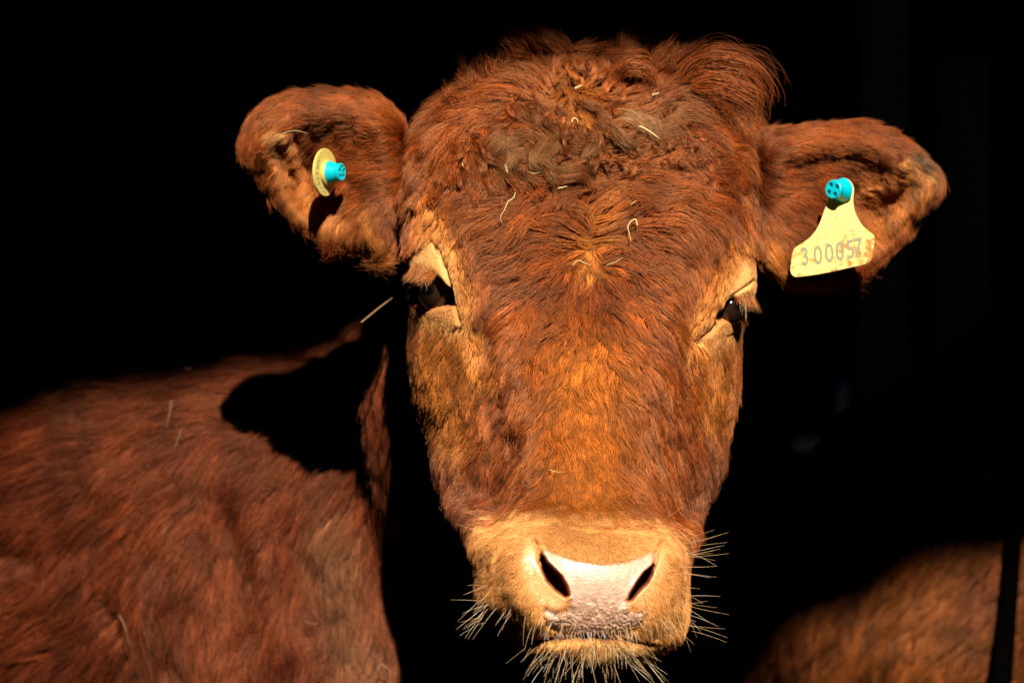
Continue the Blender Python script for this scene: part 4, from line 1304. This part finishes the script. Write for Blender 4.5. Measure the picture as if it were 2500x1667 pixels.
# the crown, drawn in thin bars
cr_ = [(790,795),(885,775),(880,755),(785,772),(790,795)], [(785,770),(770,720),(790,672),(835,672),(840,650),(880,655),(905,690),(895,735),(880,752)], [(820,655),(858,648)]
cv, cf = [], []
for ln in cr_:
    w3 = [np.array(MT @ (to_plate(*C9([q])[0]) + Vector((0, 0, .0009)))) for q in ln]
    vv, ff = tube(w3, .00022, 6); o_ = len(cv); cv += list(vv); cf += [tuple(i + o_ for i in f) for f in ff]
link("crown_emblem", mesh_np("crown_emblem", np.array(cv), cf), pt, M_INK2)
sb = to_plate(*C9([(905, 262)])[0]); sb = Vector(TO) + (MT @ Vector((sb[0], sb[1], .0008)))
stud(bt_, sb, (-.60, -.78, .02), .0100, .0080, .0150, 4, TO)

# the small round tag, seen almost on edge
RO = P(793, 421, .045)
rt_ = bpy.data.objects.new("ear_tag", None); COL.objects.link(rt_); rt_.location = RO
tag(rt_, "small round yellow button ear tag with cyan stud in the left-hand ear", "ear tag", "yellow and cyan ear tags")
an = Vector((.90, -.42, -.02)).normalized()
MR = frame_matrix((0, 0, 0), an)
disc = [(.0208 * math.cos(2 * math.pi * k / 64), .0208 * math.sin(2 * math.pi * k / 64)) for k in range(64)]
dk = extruded("disc", disc, -.0012, .0010, M_TAG2, rt_, MR, .0004)
coll = [(.0112 * math.cos(2 * math.pi * k / 40), .0112 * math.sin(2 * math.pi * k / 40)) for k in range(40)]
extruded("collar", coll, .0011, .0048, M_TAG2, rt_, MR, .0008)
for i, ch in enumerate("UK258100057"):
    a = math.radians(150 + i * 17)
    Mx = MR @ Matrix.Rotation(a, 4, 'Z') @ Matrix.Translation((.0160, 0, .00115)) @ Matrix.Rotation(math.radians(90), 4, 'Z')
    lettering("numeral", ch, .0062, Mx, M_INK, dk)
stud(rt_, Vector(RO) + an * .0048, an, .0092, .0076, .0120, 5, RO)

# ------------------------------------------------------------------ straw and hay caught in the coat
M_DULL = plastic("dull_straw", (.22, .12, .06), None, .7)
M_STRAW = plastic("dry_straw", (.58, .44, .20), None, .6)
STRAWS = [
 ([(1234,404),(1236,412),(1239,423)], .0016, .014, "stubby white straw chip at the lower left of the matted clump", .8),
 ([(1262,408),(1285,418),(1305,424),(1322,420)], .0005, .014, "thin curved yellow stem right under the matted clump", 1),
 ([(1396,300),(1400,289),(1408,291),(1411,300)], .0008, .022, "tiny knotted straw curl in the middle of the matted clump", 1),
 ([(1258,470),(1254,483),(1240,493),(1232,512),(1222,530),(1225,546)], .0006, .012, "twisted pale hay stem on the forehead above the left-hand eye", 1),
 ([(1556,553),(1553,538),(1545,537),(1533,551),(1536,570),(1541,590)], .0008, .012, "hooked hay blade right of the forehead whorl", 1),
 ([(1540,500),(1548,494),(1555,489)], .0005, .012, "short straw flake above the hooked hay blade", 1),
 ([(1398,648),(1412,636),(1428,642),(1444,648)], .0006, .010, "bent straw lying across the pale forehead whorl", 1),
 ([(1480,648),(1502,640),(1521,628)], .0004, .012, "fine straw sticking out right beside the forehead whorl", 1),
 ([(1592,234),(1602,229),(1611,228)], .0010, .020, "white straw stub high on the right side of the crown", .9),
 ([(1404,218),(1412,212),(1422,210)], .0014, .016, "pale yellow chip near the top of the forelock", 1),
 ([(1543,171),(1558,167),(1574,170)], .0005, .030, "thin straw across the curl at the top of the head", 1),
 ([(688,330),(705,321),(728,320),(750,327)], .0004, .006, "long pale hair-thin straw inside the left-hand ear", 1),
 ([(1128,398),(1134,410),(1147,421)], .0004, .018, "fine straw left of the matted clump", 1),
 ([(1559,309),(1585,320),(1608,339)], .0012, .024, "flat pale grass blade right of the matted clump", .85),
 ([(1362,461),(1372,458),(1385,456)], .0011, .014, "pale yellow flake right below the matted clump", 1),
 ([(1090,988),(1098,982),(1105,974)], .0007, .009, "small straw flake on the left-hand cheek", 1),
 ([(1064,595),(1076,598),(1090,600)], .0004, .006, "thin straw above the left-hand eye", 1),
 ([(1340,1146),(1358,1151),(1376,1152)], .0004, .006, "fine straw on the bridge of the nose", 1),
 ([(418,975),(416,1000),(406,1045)], .0009, .020, "long pale straw upright on the lit back", .7),
 ([(442,1048),(434,1072),(425,1096)], .0007, .020, "short yellow straw below the long pale one on the back", .7),
 ([(450,898),(460,900),(470,899)], .0009, .020, "pale chip at the shaded edge of the back", .6),
 ([(395,1305),(405,1290),(412,1282)], .0009, .020, "whitish fleck in the middle of the shoulder", .7),
 ([(290,1500),(305,1530),(316,1580)], .0010, .020, "long dull straw low on the shoulder", .55),
 ([(918,1640),(930,1622),(946,1630),(958,1648)], .0012, .020, "tangled yellow hay at the bottom edge under the head", .6),
 ([(745,1515),(760,1522),(780,1520)], .0009, .020, "yellowish crumb low on the neck", .55),
]
for pl, rad, lift, lab, tone in STRAWS:
    rad *= .8 if tone >= .8 else .6; lift = lift * 1.1 + .0015
    pts = [on_coat(a, b, lift) for a, b in pl]
    if any(p_ is None for p_ in pts): print("straw missed", lab); continue
    yy = [p_[1] for p_ in pts]; ym = min(yy) + .5 * (max(yy) - min(yy))
    pts = np.array([P(a, b, min(y_, ym + .004)) for (a, b), y_ in zip(pl, yy)])
    c0 = pts.mean(0)
    path = catmull(pts - c0, 14)
    wv = np.sin(np.linspace(0, 9, 14)) * rad * .3
    path[:, 2] += wv
    V, F = tube(path, rad * np.interp(np.linspace(0, 1, 14), [0, .1, .6, 1], [.5, 1, .85, .3]), 6)
    o = link("straw", mesh_np("straw", V, F), None, M_STRAW if tone >= .8 else M_DULL); o.location = c0
    tag(o, lab, "straw", "straw and hay bits caught in the coat")
# a stem sticking out between head and neck
pts = np.array([P(957, 728, .12), P(925, 752, .10), P(882, 787, .08)]); c0 = pts.mean(0)
V, F = tube(catmull(pts - c0, 10), .0008, 6)
o = link("straw", mesh_np("straw", V, F), None, M_DULL); o.location = c0
tag(o, "dull stem jutting out left of the face beside the left-hand eye", "straw", "straw and hay bits caught in the coat")

# ------------------------------------------------------------------ the second animal, the stand-in dark strip and the fittings in the dark
Zr = lambda z: Z0 + z
torso2 = ring_tube([(.24, 1.13, Zr(-.43), .04, .07), (.29, 1.10, Zr(-.42), .13, .16), (.40, 1.03, Zr(-.39), .23, .23), (.62, .91, Zr(-.31), .29, .34), (1.1, .86, Zr(-.28), .32, .40),
                    (1.6, .92, Zr(-.26), .29, .38), (1.95, .90, Zr(-.22), .22, .32), (2.2, .88, Zr(-.12), .15, .22), (2.45, .85, Zr(.0), .13, .17), (2.6, .83, Zr(.08), .11, .13),
                    (2.75, .80, Zr(.02), .10, .12), (2.9, .77, Zr(-.08), .075, .085), (2.97, .76, Zr(-.13), .05, .06)], 'h', 56)
ear_a = ring_tube([(2.55, .72, Zr(.12), .02, .03), (2.55, .62, Zr(.12), .012, .05), (2.55, .52, Zr(.10), .008, .02)], 'h', 16)
cow2_me = remeshed("cow", [torso2, ear_a, leg(.52, .90, .70, .085, True), leg(.60, 1.16, .70, .085, True), leg(1.75, .80, .66), leg(1.68, 1.04, .66)], .013)
v2, t2 = mesh_arrays(cow2_me)
n2 = grid_normals(v2, t2)
v2 += n2 * (Noise(.2, 15)(v2) * .008)[:, None]
cow2_me.vertices.foreach_set("co", v2.astype(np.float32).ravel()); cow2_me.update()
def cow2_color(p):
    w = 0.5 + 0.5 * np.tanh(Noise(.13, 16)(p) * 1.1)
    w2 = 0.5 + 0.5 * np.tanh(Noise(.05, 17)(p) * 1.6 - .8)
    c = np.array([.10, .020, .006]) * (1 - w[:, None]) + np.array([.19, .052, .009]) * w[:, None]
    return c * (1 - .45 * w2[:, None])
at = cow2_me.color_attributes.new("coat", 'FLOAT_COLOR', 'POINT')
at.data.foreach_set("color", np.column_stack([cow2_color(v2) * .5, np.zeros(len(v2))]).astype(np.float32).ravel())
cow2_me.materials.clear()
cow2 = link("cow", cow2_me, None, M_SKIN)
tag(cow2, "second brown cow of which only a blurred lit flank shows behind a leaning dark strip", "cow")
if FUR:
    def w2f(c, n):
        u, v = UV(c)
        return smooth(.5, 0, n[:, 1]) * ((u > 1650) & (u < 2900) & (v > 900) & (v < 1900))
    gen_fur("body_fur", cow2_me, w2f, lambda p: np.column_stack([-.6 + 0 * p[:, 0], 0 * p[:, 0], -1 + 0 * p[:, 0]]), lambda p: .028 + 0 * p[:, 0], lambda p: .25 + 0 * p[:, 0], cow2_color,
            2500, 30000, cow2, K=5, radius=.0004, clump=.5, super_clump=.3, frizz=.08, mat=M_FUR_BODY)

M_DARK_STRIP = wood_mat("dark_strip_black", (.0006, .0005, .0005), (.0015, .0012, .001), 1.0)  # near-black tapered tube added to stand for the dark strip across the flank
M_DARK_STRIP.node_tree.nodes['Principled BSDF'].inputs['Specular IOR Level'].default_value = 0
a0, a1 = P(2440, 1700, .64), P(2494, 1150, .64)
dirv = (a1 - a0) / (a1 - a0)[2]
q0 = a0 - dirv * (a0[2] - .002); q1 = a1 + dirv * .55
V, F = tube([q0, a0, a1, q1], [.014, .0125, .005, .004], 14)
c0 = V.mean(0) * [1, 1, 0]
o = link("dark_strip", mesh_np("dark_strip", V - c0, F), None, M_DARK_STRIP); o.location = c0
tag(o, "leaning black strip standing in for a dark band over the second cow's flank", "dark_strip")

m_pipe, t_, b_ = mat_new("galvanised_pipe"); b_.inputs["Base Color"].default_value = (.75, .75, .72, 1); b_.inputs["Roughness"].default_value = .5
y_ = 1.7
c0 = P(2045, 1083, y_)
pth = catmull([P(2058, 945, y_) - c0, P(2055, 1000, y_) - c0, P(2047, 1070, y_) - c0], 10)
V, F = tube(pth, .0085, 12)
lb = link("latch_bar", mesh_np("latch_bar", V, F), None, m_pipe); lb.location = c0
tag(lb, "faint L-shaped metal bar far back in the dark right of the head", "metal bar")
V, F = tube([P(2047, 1075, y_) - c0, P(1990, 1083, y_) - c0, P(1935, 1083, y_) - c0], .0100, 12)
link("foot", mesh_np("foot", V, F), lb, m_pipe)
blue, t_, b_ = mat_new("blue_cap"); b_.inputs["Base Color"].default_value = (.25, .35, .9, 1)
V, F = tube([P(2060, 925, y_) - c0, P(2058, 943, y_) - c0], .008, 12)
link("end_cap", mesh_np("end_cap", V, F), lb, blue)
M_GREY = wood_mat("grey_weathered_post", (.2, .2, .17), (.4, .4, .33))
for (u, v0, w, yy, lab) in ((2155, 40, .045, 4.2, "dim grey post standing far back above the right-hand ear"), (2352, 260, .05, 4.6, "dim grey post beyond the tip of the right-hand ear")):
    q = P(u, v0, yy)
    o = box_obj("post", (-w, -w, 0), (w, w, q[2] + .1), M_GREY, None, .008); o.location = (q[0], q[1], .002)
    tag(o, lab, "post", "dim posts at the back of the barn")
print("total", time.time() - T0)
